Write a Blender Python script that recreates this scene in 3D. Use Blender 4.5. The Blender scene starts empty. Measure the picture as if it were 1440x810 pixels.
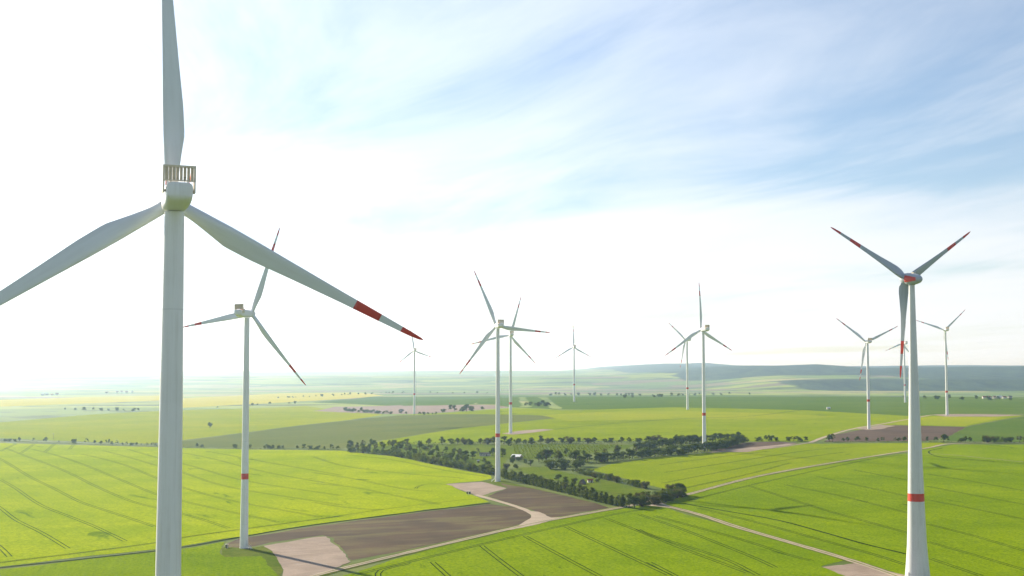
import bpy, bmesh, math, random
import numpy as np
from mathutils import Vector, Matrix, Euler
from mathutils import geometry as mgeo
from mathutils import noise as mnoise

random.seed(7)
SC = bpy.context.scene
COL = SC.collection
R_ = math.radians

# ------------------------------------------------------------------ camera
CAM_Z = 105.0
FPX = 1800.0                       # focal length in photograph pixels (1440 wide)
PITCH = math.atan(117.0 / FPX)     # tilted up a little: horizon sits below the centre
cam_d = bpy.data.cameras.new('camera')
cam_d.sensor_width = 36.0
cam_d.lens = 36.0 * FPX / 1440.0
cam_d.clip_start = 1.0
cam_d.clip_end = 90000.0
cam = bpy.data.objects.new('camera', cam_d)
COL.objects.link(cam)
cam.location = (0, 0, CAM_Z)
cam.rotation_euler = (math.pi / 2 + PITCH, 0, 0)
SC.camera = cam

# ------------------------------------------------------------------ light and sky
SUN_AZ = R_(-42.0)                 # left of the viewing direction (+Y)
SUN_EL = R_(25.0)
SUN_DIR = Vector((math.sin(SUN_AZ) * math.cos(SUN_EL), math.cos(SUN_AZ) * math.cos(SUN_EL), math.sin(SUN_EL)))

world = bpy.data.worlds.new('World')
SC.world = world
world.use_nodes = True


class NB:
    """small node builder"""
    def __init__(self, tree):
        self.t = tree
        tree.nodes.clear()

    def n(self, typ, **kw):
        nd = self.t.nodes.new(typ)
        for k, v in kw.items():
            setattr(nd, k, v)
        return nd

    def put(self, sock, v):
        if isinstance(v, bpy.types.NodeSocket):
            self.t.links.new(v, sock)
        elif v is not None:
            try:
                sock.default_value = v
            except Exception:
                sock.default_value = (v[0], v[1], v[2], 1.0)

    def math(self, op, a, b=None, c=None, clamp=False):
        nd = self.n('ShaderNodeMath', operation=op, use_clamp=clamp)
        self.put(nd.inputs[0], a)
        if b is not None:
            self.put(nd.inputs[1], b)
        if c is not None:
            self.put(nd.inputs[2], c)
        return nd.outputs[0]

    def vmath(self, op, a, b=None):
        nd = self.n('ShaderNodeVectorMath', operation=op)
        self.put(nd.inputs[0], a)
        if b is not None:
            self.put(nd.inputs[1], b)
        return nd.outputs['Value'] if op in ('DOT_PRODUCT', 'LENGTH') else nd.outputs[0]

    def noise(self, vec, scale, detail=4.0, rough=0.55, dist=0.0):
        nd = self.n('ShaderNodeTexNoise')
        self.put(nd.inputs['Vector'], vec)
        nd.inputs['Scale'].default_value = scale
        nd.inputs['Detail'].default_value = detail
        nd.inputs['Roughness'].default_value = rough
        nd.inputs['Distortion'].default_value = dist
        return nd.outputs['Fac']

    def mapping(self, vec, rot=(0, 0, 0), scale=(1, 1, 1), loc=(0, 0, 0)):
        """rotate first (local x runs along rot), then scale"""
        nd = self.n('ShaderNodeMapping', vector_type='TEXTURE')
        self.put(nd.inputs['Vector'], vec)
        nd.inputs['Rotation'].default_value = rot
        sc = [1.0 / v if v else 1e6 for v in scale]
        nd.inputs['Scale'].default_value = sc
        nd.inputs['Location'].default_value = [l * min(v, 1e5) for l, v in zip(loc, sc)]
        return nd.outputs[0]

    def ramp(self, fac, lo, hi, a=0.0, b=1.0):
        nd = self.n('ShaderNodeMapRange', interpolation_type='SMOOTHSTEP')
        self.put(nd.inputs[0], fac)
        nd.inputs[1].default_value = lo
        nd.inputs[2].default_value = hi
        nd.inputs[3].default_value = a
        nd.inputs[4].default_value = b
        return nd.outputs[0]

    def mix(self, fac, a, b, blend='MIX'):
        nd = self.n('ShaderNodeMix', data_type='RGBA', blend_type=blend)
        self.put(nd.inputs[0], fac)
        self.put(nd.inputs[6], a if isinstance(a, bpy.types.NodeSocket) else (*a[:3], 1))
        self.put(nd.inputs[7], b if isinstance(b, bpy.types.NodeSocket) else (*b[:3], 1))
        return nd.outputs[2]


SKY_A = (12.85, 3.64, 0)
SKY_B = (3.57, 6.47, 0)
w = NB(world.node_tree)
sky = w.n('ShaderNodeTexSky', sky_type='NISHITA')
sky.sun_disc = False
sky.sun_elevation = SUN_EL
sky.sun_rotation = SUN_AZ
sky.altitude = 200.0
sky.air_density = 1.0
sky.dust_density = 0.4
sky.ozone_density = 3.0
tc = w.n('ShaderNodeTexCoord')
d = w.vmath('NORMALIZE', tc.outputs['Generated'])
sep = w.n('ShaderNodeSeparateXYZ')
w.put(sep.inputs[0], d)
dz = w.math('ADD', w.math('MAXIMUM', sep.outputs[2], 0.0), 0.045)
cmb = w.n('ShaderNodeCombineXYZ')
w.put(cmb.inputs[0], w.math('DIVIDE', sep.outputs[0], dz))
w.put(cmb.inputs[1], w.math('DIVIDE', sep.outputs[1], dz))
cp = w.mapping(cmb.outputs[0], rot=(0, 0, R_(-70)), scale=(0.34, 0.95, 1.0), loc=SKY_A)
wisp = w.noise(cp, 1.0, 12.0, 0.62, 1.1)
cp2 = w.mapping(cmb.outputs[0], rot=(0, 0, R_(-50)), scale=(0.20, 0.34, 1.0), loc=SKY_B)
veil = w.noise(cp2, 1.0, 6.0, 0.52, 0.5)
cl = w.math('ADD', w.math('MULTIPLY', wisp, 0.38), w.math('MULTIPLY', veil, 0.62))
cl = w.ramp(cl, 0.36, 0.62, 0.10, 1.0)
# a thin sheet of high cloud: the slanted path makes it denser towards the horizon
tau = w.math('DIVIDE', w.math('MULTIPLY', cl, 0.25), dz)
cl = w.math('SUBTRACT', 1.0, w.math('EXPONENT', w.math('MULTIPLY', tau, -1.0)))
sd = w.math('MAXIMUM', w.vmath('DOT_PRODUCT', d, tuple(SUN_DIR)), 0.0)
glow = w.math('POWER', sd, 5.0)
cb = w.math('ADD', w.math('MULTIPLY', glow, 12.0), 7.7)       # thin cloud is brighter towards the sun
cc = w.n('ShaderNodeVectorMath', operation='SCALE')
cc.inputs[0].default_value = (0.96, 0.98, 1.02)
w.put(cc.inputs['Scale'], cb)
skc = w.mix(cl, sky.outputs[0], cc.outputs[0])
bg = w.n('ShaderNodeBackground')
w.put(bg.inputs[0], skc)
bg.inputs[1].default_value = 0.060
wo = w.n('ShaderNodeOutputWorld')
w.put(wo.inputs[0], bg.outputs[0])

sun_d = bpy.data.lights.new('sun', 'SUN')
sun_d.energy = 5.0
sun_d.angle = R_(0.53)
sun_d.color = (1.0, 0.88, 0.69)
sun = bpy.data.objects.new('sun', sun_d)
COL.objects.link(sun)
sun.rotation_euler = (-SUN_DIR).to_track_quat('-Z', 'Y').to_euler()
sun.location = SUN_DIR * 600

SC.view_settings.view_transform = 'Standard'
SC.view_settings.look = 'None'
SC.view_settings.gamma = 1.0
SC.view_settings.use_curve_mapping = False
SC.view_settings.exposure = 1.15
SC.render.engine = 'CYCLES'
SC.cycles.use_denoising = True
SC.cycles.max_bounces = 6
SC.cycles.diffuse_bounces = 3
SC.cycles.volume_bounces = 2
SC.cycles.transparent_max_bounces = 6
SC.cycles.use_adaptive_sampling = True

HAZE_DENSITY = 5.6e-5
HAZE_ANISO = 0.74


# ------------------------------------------------------------------ helpers
def link(o, parent=None):
    COL.objects.link(o)
    if parent is not None:
        o.parent = parent
    return o


def tag(o, label=None, cat=None, group=None, kind=None):
    for k, v in (('label', label), ('category', cat), ('group', group), ('kind', kind)):
        if v:
            o[k] = v
    return o


def mesh_obj(name, verts, faces, mat, parent=None, smooth=False):
    me = bpy.data.meshes.new(name)
    me.from_pydata(verts, [], faces)
    me.materials.append(mat)
    if smooth:
        me.polygons.foreach_set('use_smooth', [True] * len(me.polygons))
    me.update()
    return link(bpy.data.objects.new(name, me), parent)


def shared(name, me, parent=None):
    return link(bpy.data.objects.new(name, me), parent)


def empty(name, loc, rz=0.0):
    o = bpy.data.objects.new(name, None)
    o.empty_display_size = 1.0
    COL.objects.link(o)
    o.location = loc
    o.rotation_euler = (0, 0, rz)
    return o


def boxes(lst):
    """list of (cx,cy,cz,sx,sy,sz) -> verts, faces"""
    V, Fc = [], []
    for cx, cy, cz, sx, sy, sz in lst:
        b = len(V)
        for k in range(8):
            V.append((cx + sx / 2 * (1 if k & 1 else -1), cy + sy / 2 * (1 if k & 2 else -1), cz + sz / 2 * (1 if k & 4 else -1)))
        for f in ((0, 2, 3, 1), (4, 5, 7, 6), (0, 1, 5, 4), (2, 6, 7, 3), (0, 4, 6, 2), (1, 3, 7, 5)):
            Fc.append(tuple(b + i for i in f))
    return V, Fc


def loft(rings, cap=True, closed=True):
    V, Fc = [], []
    n = len(rings[0])
    for r in rings:
        V.extend(r)
    for i in range(len(rings) - 1):
        for j in range(n if closed else n - 1):
            a, b = i * n + j, i * n + (j + 1) % n
            Fc.append((a, b, b + n, a + n))
    if cap and closed:
        Fc.append(tuple(range(n))[::-1])
        Fc.append(tuple(range((len(rings) - 1) * n, len(rings) * n)))
    return V, Fc


def circle_ring(r, z, n=40):
    return [(r * math.cos(2 * math.pi * k / n), r * math.sin(2 * math.pi * k / n), z) for k in range(n)]


def S(t):
    t = min(max(t, 0.0), 1.0)
    return t * t * (3 - 2 * t)


# ------------------------------------------------------------------ terrain
CREST_X = [-30000, -6000, -2500, 0, 805, 1361, 1961, 2200, 2428, 2633, 2794, 3211, 4000, 6000, 30000]
CREST_Z = [70, 70, 60, 60, 68, 102, 150, 148, 158, 140, 116, 124, 134, 140, 130]


def terrain(x, y):
    r = 30 * S((y - 500) / 2200) * (0.35 + 0.65 * S((x + 400) / 500)) * (1 - S((y - 3600) / 1600))
    near = S((y + 200) / 900) * (1 - S((y - 3000) / 1500))
    und = (1.3 * math.sin(x / 150 + y / 240 + 0.6) + 0.9 * math.sin(y / 118 - x / 260)) * near
    und *= 1.0 - 0.6 * S((x + 150) / 250)
    z = r + und
    if y > 4200:
        far = S((y - 4200) / 1500)
        z += far * 5.0 * (mnoise.noise(Vector((x / 1500, y / 1900, 0.3))))
        crest = float(np.interp(x, CREST_X, CREST_Z))
        z += crest * S((y - 7300) / 3000)
        front = 58 * S((x - 900) / 900) * S((y - 6500) / 800)
        z = max(z, front + (z - crest * S((y - 7300) / 3000)) * 0.2 + crest * S((y - 7900) / 2300) * 0.62)
        # distant range behind everything
        z += S((y - 13000) / 4000) * (40 + 35 * mnoise.noise(Vector((x / 5200, 1.7, 0.2))) + 22 * mnoise.noise(Vector((x / 1700, 4.1, 0.9))))
        z += 4.5 * mnoise.noise(Vector((x / 420, y / 420, 5.5))) * S((y - 6500) / 1500)
    return z


def ray(px, py):
    u = (px - 720) / FPX
    v = (405 - py) / FPX
    return Vector((u, math.cos(PITCH) - v * math.sin(PITCH), math.sin(PITCH) + v * math.cos(PITCH)))


def hit(px, py):
    """ground point seen at a photograph pixel"""
    dr = ray(px, py)
    lo, hi, t = 50.0, None, 300.0
    while t < 26000:
        if CAM_Z + dr.z * t < terrain(dr.x * t, dr.y * t):
            hi = t
            break
        lo = t
        t *= 1.03
    if hi is None:
        hi = lo = 20000.0
    for _ in range(24):
        m = (lo + hi) / 2
        if CAM_Z + dr.z * m < terrain(dr.x * m, dr.y * m):
            hi = m
        else:
            lo = m
    return Vector((dr.x * hi, dr.y * hi, terrain(dr.x * hi, dr.y * hi)))


def gz(x, y):
    return terrain(x, y)


# zoomed crops the outlines were read from -> photograph pixels
def z2(*p): return [(a / 2.6125, 500 + b / 2.6125) for a, b in p]
def z3(*p): return [(440 + a / 2.613, 500 + b / 2.613) for a, b in p]
def z4(*p): return [(920 + a / 2.613, 500 + b / 2.613) for a, b in p]
def z6(*p): return [(720 + a / 4.0, 590 + b / 4.0) for a, b in p]
def z8(*p): return [(840 + a / 2.4, 500 + b / 2.4) for a, b in p]
def g(*p): return [hit(a, b) for a, b in (p[0] if len(p) == 1 and isinstance(p[0], list) else p)]


# ------------------------------------------------------------------ materials
MATS = {}


def new_mat(name):
    m = bpy.data.materials.new(name)
    m.use_nodes = True
    return m, NB(m.node_tree)


def finish(b, color, rough=0.9, spec=0.2, bump=None, bstr=0.5, bdist=0.2, metallic=0.0):
    p = b.n('ShaderNodeBsdfPrincipled')
    b.put(p.inputs['Base Color'], color if isinstance(color, bpy.types.NodeSocket) else (*color[:3], 1))
    b.put(p.inputs['Roughness'], rough)
    p.inputs['Specular IOR Level'].default_value = spec
    p.inputs['Metallic'].default_value = metallic
    if bump is not None:
        bn = b.n('ShaderNodeBump')
        bn.inputs['Strength'].default_value = bstr
        bn.inputs['Distance'].default_value = bdist
        b.put(bn.inputs['Height'], bump)
        b.put(p.inputs['Normal'], bn.outputs[0])
    o = b.n('ShaderNodeOutputMaterial')
    b.put(o.inputs[0], p.outputs[0])
    return p


def pos(b):
    return b.n('ShaderNodeNewGeometry').outputs['Position']


def crop_mat(name, c1, c2, cdark, ang=0.0, patch=0.010, streak=0.6, blotch=0.64):
    m, b = new_mat(name)
    P = pos(b)
    big = b.noise(P, patch, 4, 0.55, 0.4)
    mid = b.noise(P, patch * 6, 4, 0.6)
    al = b.mapping(P, rot=(0, 0, R_(ang)), scale=(0.02, 0.32, 0.3))
    row = b.noise(al, 1.0, 4, 0.7)
    fine = b.noise(P, 0.55, 4, 0.75)
    f = b.math('ADD', b.math('MULTIPLY', big, 0.55), b.math('MULTIPLY', mid, 0.25))
    f = b.math('ADD', f, b.math('MULTIPLY', row, 0.35 * streak))
    c = b.mix(b.ramp(f, 0.34, 0.70), c1, c2)
    bl = b.noise(b.mapping(P, rot=(0, 0, R_(ang)), scale=(0.012, 0.035, 0.03), loc=(3, 9, 0)), 1.0, 5, 0.65, 0.6)
    c = b.mix(b.ramp(bl, blotch, blotch + 0.07, 0.0, 0.75), c, cdark)
    c = b.mix(b.ramp(fine, 0.30, 0.70, 0.60, 0.0), c, cdark)
    spk = b.noise(b.mapping(P, scale=(1, 1, 1), loc=(50, 0, 0)), 0.22, 3, 0.7)
    c = b.mix(b.ramp(spk, 0.66, 0.76, 0.0, 0.45), c, cdark)
    finish(b, c, 1.0, 0.0, b.math('ADD', fine, b.math('MULTIPLY', row, 0.6)), 0.9, 0.5)
    MATS[name] = m
    return m


def soil_mat(name, c1, c2, cgreen, ang=0.0, green=0.62):
    m, b = new_mat(name)
    P = pos(b)
    al = b.mapping(P, rot=(0, 0, R_(ang)), scale=(0.012, 0.11, 0.1))
    row = b.math('ADD', b.math('MULTIPLY', b.noise(al, 1.0, 6, 0.6, 0.3), 0.6), b.math('MULTIPLY', b.noise(b.mapping(P, rot=(0, 0, R_(ang)), scale=(0.015, 0.45, 0.4), loc=(2, 5, 0)), 1.0, 4, 0.65), 0.4))
    big = b.noise(P, 0.018, 4, 0.55)
    fine = b.noise(P, 0.6, 3, 0.7)
    c = b.mix(b.ramp(b.math('ADD', b.math('MULTIPLY', row, 0.6), b.math('MULTIPLY', big, 0.45)), 0.36, 0.68), c1, c2)
    gn = b.math('ADD', b.math('MULTIPLY', b.noise(b.mapping(P, rot=(0, 0, R_(ang)), scale=(0.010, 0.05, 0.05), loc=(4, 1, 0)), 1.0, 4, 0.6), 0.7), b.math('MULTIPLY', big, 0.3))
    c = b.mix(b.ramp(gn, green - 0.08, green + 0.07, 0, 0.55), c, cgreen)
    c = b.mix(b.ramp(fine, 0.35, 0.7, 0.25, 0.0), c, tuple(v * 0.5 for v in c1))
    finish(b, c, 0.95, 0.1, b.math('ADD', row, fine), 0.8, 0.35)
    MATS[name] = m
    return m


def flat_mat(name, c, rough=0.6, spec=0.3, var=0.12, scale=1.0, metallic=0.0):
    m, b = new_mat(name)
    tcn = b.n('ShaderNodeTexCoord').outputs['Object']
    nz = b.noise(tcn, scale, 5, 0.6)
    col = b.mix(b.ramp(nz, 0.3, 0.75), tuple(v * (1 - var) for v in c), tuple(min(1, v * (1 + var * 0.5)) for v in c))
    finish(b, col, rough, spec, None, metallic=metallic)
    MATS[name] = m
    return m


M_F1 = crop_mat('rape_crop', (0.245, 0.325, 0.003), (0.375, 0.425, 0.004), (0.080, 0.140, 0.006), ang=-60)
M_F4 = crop_mat('wheat_crop', (0.145, 0.225, 0.001), (0.240, 0.320, 0.002), (0.040, 0.085, 0.004), ang=-77)
M_F5 = crop_mat('green_crop', (0.138, 0.215, 0.001), (0.225, 0.305, 0.002), (0.042, 0.085, 0.004), ang=-80)
M_F6 = crop_mat('bright_crop', (0.190, 0.255, 0.003), (0.275, 0.320, 0.004), (0.06, 0.11, 0.006), ang=59)
M_YG = crop_mat('yellow_green_crop', (0.230, 0.280, 0.010), (0.330, 0.330, 0.012), (0.10, 0.16, 0.01), ang=5, patch=0.005)
M_DG = crop_mat('dark_green_crop', (0.080, 0.135, 0.022), (0.120, 0.165, 0.026), (0.04, 0.09, 0.012), ang=8, patch=0.006)
M_OL = crop_mat('olive_crop', (0.110, 0.140, 0.040), (0.155, 0.170, 0.045), (0.08, 0.105, 0.03), ang=12, patch=0.006)
M_PAD = crop_mat('meadow_grass', (0.095, 0.145, 0.012), (0.160, 0.195, 0.022), (0.050, 0.085, 0.010), ang=40, patch=0.03)
M_VERGE = crop_mat('verge_grass', (0.085, 0.130, 0.012), (0.170, 0.180, 0.035), (0.042, 0.075, 0.010), ang=0, patch=0.05)
M_YEL = crop_mat('rape_blossom', (0.38, 0.35, 0.05), (0.46, 0.41, 0.08), (0.26, 0.27, 0.05), ang=5, patch=0.004)
M_BR1 = soil_mat('ploughed_soil', (0.036, 0.020, 0.007), (0.082, 0.048, 0.021), (0.130, 0.120, 0.035), ang=28, green=0.54)
M_BR2 = soil_mat('ploughed_soil_far', (0.060, 0.034, 0.021), (0.100, 0.064, 0.043), (0.120, 0.120, 0.05), ang=10, green=0.72)
M_BR3 = soil_mat('pale_soil', (0.180, 0.135, 0.110), (0.220, 0.170, 0.140), (0.18, 0.17, 0.09), ang=5, green=0.7)


def gravel(name, c1, c2):
    m, b = new_mat(name)
    P = pos(b)
    a = b.noise(P, 0.05, 5, 0.6, 0.5)
    f = b.noise(P, 0.9, 4, 0.75)
    arc = b.noise(b.mapping(P, rot=(0, 0, R_(35)), scale=(0.03, 0.5, 0.3)), 1.0, 4, 0.6, 1.2)
    c = b.mix(b.ramp(b.math('ADD', b.math('MULTIPLY', a, 0.6), b.math('MULTIPLY', arc, 0.4)), 0.35, 0.68), c1, c2)
    c = b.mix(b.ramp(f, 0.35, 0.7, 0.3, 0), c, tuple(v * 0.6 for v in c1))
    wd = b.noise(b.mapping(P, loc=(20, 3, 0)), 0.12, 4, 0.7)
    c = b.mix(b.ramp(wd, 0.64, 0.74, 0, 0.5), c, (0.13, 0.15, 0.04))
    finish(b, c, 0.95, 0.1, f, 0.6, 0.15)
    return m


M_GRAVEL = gravel('gravel', (0.215, 0.165, 0.130), (0.320, 0.255, 0.208))
M_ROAD = gravel('track_gravel', (0.30, 0.245, 0.185), (0.40, 0.335, 0.26))
M_TRACK = crop_mat('wheel_rut', (0.014, 0.030, 0.008), (0.026, 0.046, 0.010), (0.01, 0.022, 0.008))
M_RUTL = crop_mat('wheel_rut_light', (0.050, 0.090, 0.008), (0.080, 0.120, 0.010), (0.035, 0.06, 0.008))



def coat_mat(name, c, dirt, axis_scale):
    m, b = new_mat(name)
    oc = b.n('ShaderNodeTexCoord').outputs['Object']
    st = b.noise(b.mapping(oc, scale=axis_scale), 1.0, 6, 0.65)
    bl = b.noise(oc, 0.12, 4, 0.6)
    f = b.math('ADD', b.math('MULTIPLY', st, 0.65), b.math('MULTIPLY', bl, 0.35))
    col = b.mix(b.ramp(f, 0.44, 0.70, 0.0, 0.8), c, dirt)
    finish(b, col, b.ramp(f, 0.4, 0.7, 0.34, 0.55), 0.45)
    MATS[name] = m
    return m


M_WHITE = coat_mat('white_coating', (0.80, 0.81, 0.82), (0.66, 0.66, 0.65), (1.6, 1.6, 0.045))
M_GREYB = coat_mat('blade_coating', (0.69, 0.74, 0.80), (0.60, 0.64, 0.68), (0.9, 0.9, 0.05))
M_RED = flat_mat('red_coating', (0.62, 0.055, 0.035), 0.42, 0.4, 0.10, 0.4)
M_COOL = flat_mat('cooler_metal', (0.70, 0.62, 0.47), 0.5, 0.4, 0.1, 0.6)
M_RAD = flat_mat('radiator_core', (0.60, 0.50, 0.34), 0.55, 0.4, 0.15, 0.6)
M_DARK = flat_mat('dark_gap', (0.06, 0.06, 0.065), 0.7, 0.2, 0.1)
M_SEAM = flat_mat('seam_paint', (0.66, 0.67, 0.68), 0.5, 0.3, 0.05)
M_STEEL = flat_mat('galvanised_steel', (0.52, 0.53, 0.54), 0.4, 0.5, 0.12, 1.0)
M_CONC = flat_mat('concrete', (0.48, 0.46, 0.42), 0.9, 0.2, 0.15, 0.5)
M_GRNB = flat_mat('pale_green_coating', (0.50, 0.60, 0.40), 0.5, 0.3, 0.05)
M_KIOSK = flat_mat('kiosk_green', (0.055, 0.060, 0.055), 0.6, 0.3, 0.1)
M_WALL = flat_mat('barn_wall', (0.34, 0.25, 0.18), 0.9, 0.1, 0.2, 0.6)
M_RENDER = flat_mat('wall_render', (0.62, 0.58, 0.52), 0.9, 0.1, 0.1, 0.3)
M_ROOFW = flat_mat('sheet_metal_roof', (0.80, 0.80, 0.80), 0.35, 0.5, 0.06, 0.8)
M_ROOFD = flat_mat('dark_roof', (0.10, 0.085, 0.085), 0.8, 0.2, 0.2, 0.8)
M_ROOFR = flat_mat('red_tile_roof', (0.30, 0.09, 0.06), 0.85, 0.2, 0.2, 0.8)
M_GLASS = flat_mat('window_glass', (0.03, 0.04, 0.05), 0.08, 0.6, 0.1)
M_WOOD = flat_mat('weathered_wood', (0.16, 0.13, 0.10), 0.9, 0.1, 0.2, 2.0)


def bark_mat():
    m, b = new_mat('bark')
    nz = b.noise(b.mapping(b.n('ShaderNodeTexCoord').outputs['Object'], scale=(6, 6, 1.2)), 1.0, 5, 0.7)
    finish(b, b.mix(b.ramp(nz, 0.35, 0.7), (0.055, 0.042, 0.032), (0.13, 0.105, 0.082)), 0.95, 0.1, nz, 0.6, 0.04)
    return m


M_BARK = bark_mat()


def leaf_mat(name, c1, c2, c3):
    m, b = new_mat(name)
    oi = b.n('ShaderNodeObjectInfo').outputs['Random']
    P = b.n('ShaderNodeTexCoord').outputs['Object']
    nz = b.noise(P, 0.6, 3, 0.6)
    isl = b.n('ShaderNodeNewGeometry').outputs['Random Per Island']
    f = b.math('ADD', b.math('MULTIPLY', nz, 0.55), b.math('MULTIPLY', isl, 0.45))
    c = b.mix(b.ramp(f, 0.25, 0.75), c1, c2)
    c = b.mix(b.ramp(oi, 0.45, 1.0, 0.0, 0.65), c, c3)
    dn = b.n('ShaderNodeBsdfDiffuse')
    b.put(dn.inputs[0], c)
    tr = b.n('ShaderNodeBsdfTranslucent')
    b.put(tr.inputs[0], b.mix(0.5, c, (0.14, 0.17, 0.02)))
    mx = b.n('ShaderNodeMixShader')
    mx.inputs[0].default_value = 0.48
    b.put(mx.inputs[1], dn.outputs[0])
    b.put(mx.inputs[2], tr.outputs[0])
    o = b.n('ShaderNodeOutputMaterial')
    b.put(o.inputs[0], mx.outputs[0])
    return m


M_LEAF = leaf_mat('foliage', (0.062, 0.098, 0.010), (0.155, 0.195, 0.018), (0.170, 0.180, 0.030))
M_LEAFD = leaf_mat('foliage_dark', (0.034, 0.062, 0.007), (0.105, 0.150, 0.012), (0.125, 0.160, 0.018))
M_LEAFB = leaf_mat('foliage_brown', (0.080, 0.078, 0.030), (0.140, 0.125, 0.045), (0.13, 0.12, 0.05))
M_LEAFL = leaf_mat('foliage_light', (0.090, 0.150, 0.010), (0.190, 0.250, 0.018), (0.20, 0.23, 0.03))


def ground_mat():
    m, b = new_mat('countryside')
    P = pos(b)
    # patchwork of distant fields
    wob = b.noise(P, 0.0011, 3, 0.5)
    wv = b.n('ShaderNodeCombineXYZ')
    b.put(wv.inputs[0], b.math('MULTIPLY', wob, 1.3))
    b.put(wv.inputs[1], b.math('MULTIPLY', wob, 0.9))
    mp = b.vmath('ADD', b.mapping(P, rot=(0, 0, R_(14)), scale=(1 / 620, 1 / 380, 0)), wv.outputs[0])
    vo = b.n('ShaderNodeTexVoronoi', feature='F1', distance='CHEBYCHEV')
    b.put(vo.inputs['Vector'], mp)
    vo.inputs['Scale'].default_value = 1.0
    sx = b.n('ShaderNodeSeparateColor')
    b.put(sx.inputs[0], vo.outputs['Color'])
    cr = b.n('ShaderNodeValToRGB')
    cr.color_ramp.interpolation = 'CONSTANT'
    stops = [(0.0, (0.13, 0.20, 0.03)), (0.20, (0.22, 0.28, 0.04)), (0.36, (0.08, 0.14, 0.03)), (0.50, (0.27, 0.26, 0.10)),
             (0.60, (0.17, 0.13, 0.10)), (0.70, (0.12, 0.19, 0.045)), (0.84, (0.26, 0.24, 0.12)), (0.93, (0.19, 0.25, 0.05))]
    el = cr.color_ramp.elements
    el[0].position, el[0].color = stops[0][0], (*stops[0][1], 1)
    el[1].position, el[1].color = stops[1][0], (*stops[1][1], 1)
    for p_, c_ in stops[2:]:
        e = el.new(p_)
        e.color = (*c_, 1)
    b.put(cr.inputs[0], sx.outputs[0])
    nb = b.noise(P, 0.004, 5, 0.6)
    c = b.mix(b.ramp(nb, 0.3, 0.75, 0.45, 0.0), cr.outputs[0], (0.09, 0.13, 0.03))
    # woods, hedges and villages too far off to tell apart
    wd = b.noise(b.mapping(P, scale=(0.0016, 0.0042, 0), loc=(4, 2, 0)), 1.0, 6, 0.65, 0.4)
    c = b.mix(b.ramp(wd, 0.55, 0.60, 0, 0.9), c, (0.028, 0.05, 0.020))
    at = b.n('ShaderNodeAttribute', attribute_name='forest')
    fn = b.noise(b.mapping(P, scale=(0.011, 0.004, 0.01)), 1.0, 7, 0.75)
    fl = b.noise(P, 0.0022, 3, 0.6)
    fc = b.mix(b.ramp(fn, 0.35, 0.66), (0.006, 0.014, 0.012), (0.042, 0.066, 0.026))
    fc = b.mix(b.ramp(fl, 0.45, 0.7, 0, 0.4), fc, (0.045, 0.070, 0.026))
    fm = b.ramp(b.math('ADD', at.outputs['Fac'], b.math('MULTIPLY', b.math('SUBTRACT', fl, 0.5), 0.8)), 0.42, 0.56)
    c = b.mix(fm, c, fc)
    # nearer: plain verge grass between the fields
    sp = b.n('ShaderNodeSeparateXYZ')
    b.put(sp.inputs[0], P)
    gn = b.noise(P, 0.02, 5, 0.6)
    gf = b.noise(P, 0.5, 4, 0.7)
    gc = b.mix(b.ramp(gn, 0.35, 0.7), (0.075, 0.115, 0.018), (0.135, 0.165, 0.030))
    gc = b.mix(b.ramp(gf, 0.3, 0.7, 0.4, 0.0), gc, (0.04, 0.07, 0.014))
    c = b.mix(b.ramp(sp.outputs[1], 2300, 2700), gc, c)
    finish(b, c, 0.95, 0.08, b.math('MULTIPLY', fn, fm), 1.0, 12.0)
    return m


M_GROUND = ground_mat()


# ------------------------------------------------------------------ the ground sheet
def axis(lo, hi, dense_lo, dense_hi, step, grow):
    a = list(np.arange(dense_lo, dense_hi + 0.1, step))
    s, v = step, dense_hi
    while v < hi:
        s = min(s * grow, 420)
        v += s
        a.append(min(v, hi))
    s, v = step, dense_lo
    while v > lo:
        s = min(s * grow, 900)
        v -= s
        a.insert(0, max(v, lo))
    return a


def build_ground():
    X = axis(-24000, 24000, -1500, 1500, 30, 1.035)
    Y = axis(-5000, 25000, 450, 4500, 30, 1.02)
    V, Fc, forest = [], [], []
    nx = len(X)
    for y in Y:
        for x in X:
            V.append((x, y, terrain(x, y)))
            f = 0.0
            if y > 6000 and x > 300:
                crest = float(np.interp(x, CREST_X, CREST_Z))
                top = S((y - 8300) / 500) * S((x - 900) / 600)
                front = S((x - 1250) / 500) * S((y - 6550) / 150) * (1 - S((y - 7650) / 350))
                back = S((y - 7400) / 400) * S((x - 2350) / 400)
                f = max(top, front, back)
                # a strip of pale open fields on the slope
                if 7700 < y < 8500 and 900 < x < 2150:
                    f = min(f, 0.1)
            forest.append(f)
    for j in range(len(Y) - 1):
        for i in range(nx - 1):
            a = j * nx + i
            Fc.append((a, a + 1, a + nx + 1, a + nx))
    o = mesh_obj('ground', V, Fc, M_GROUND, smooth=True)
    at = o.data.attributes.new('forest', 'FLOAT', 'POINT')
    at.data.foreach_set('value', forest)
    tag(o, kind='structure')
    zs = [v[2] for v in V]
    return min(zs), max(zs)


ZMIN, ZMAX = build_ground()


def densify(P, step):
    out = []
    n = len(P)
    for i in range(n):
        a, b = P[i], P[(i + 1) % n]
        k = max(1, int((b - a).length / step))
        for j in range(k):
            out.append(a + (b - a) * (j / k))
    return out


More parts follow.
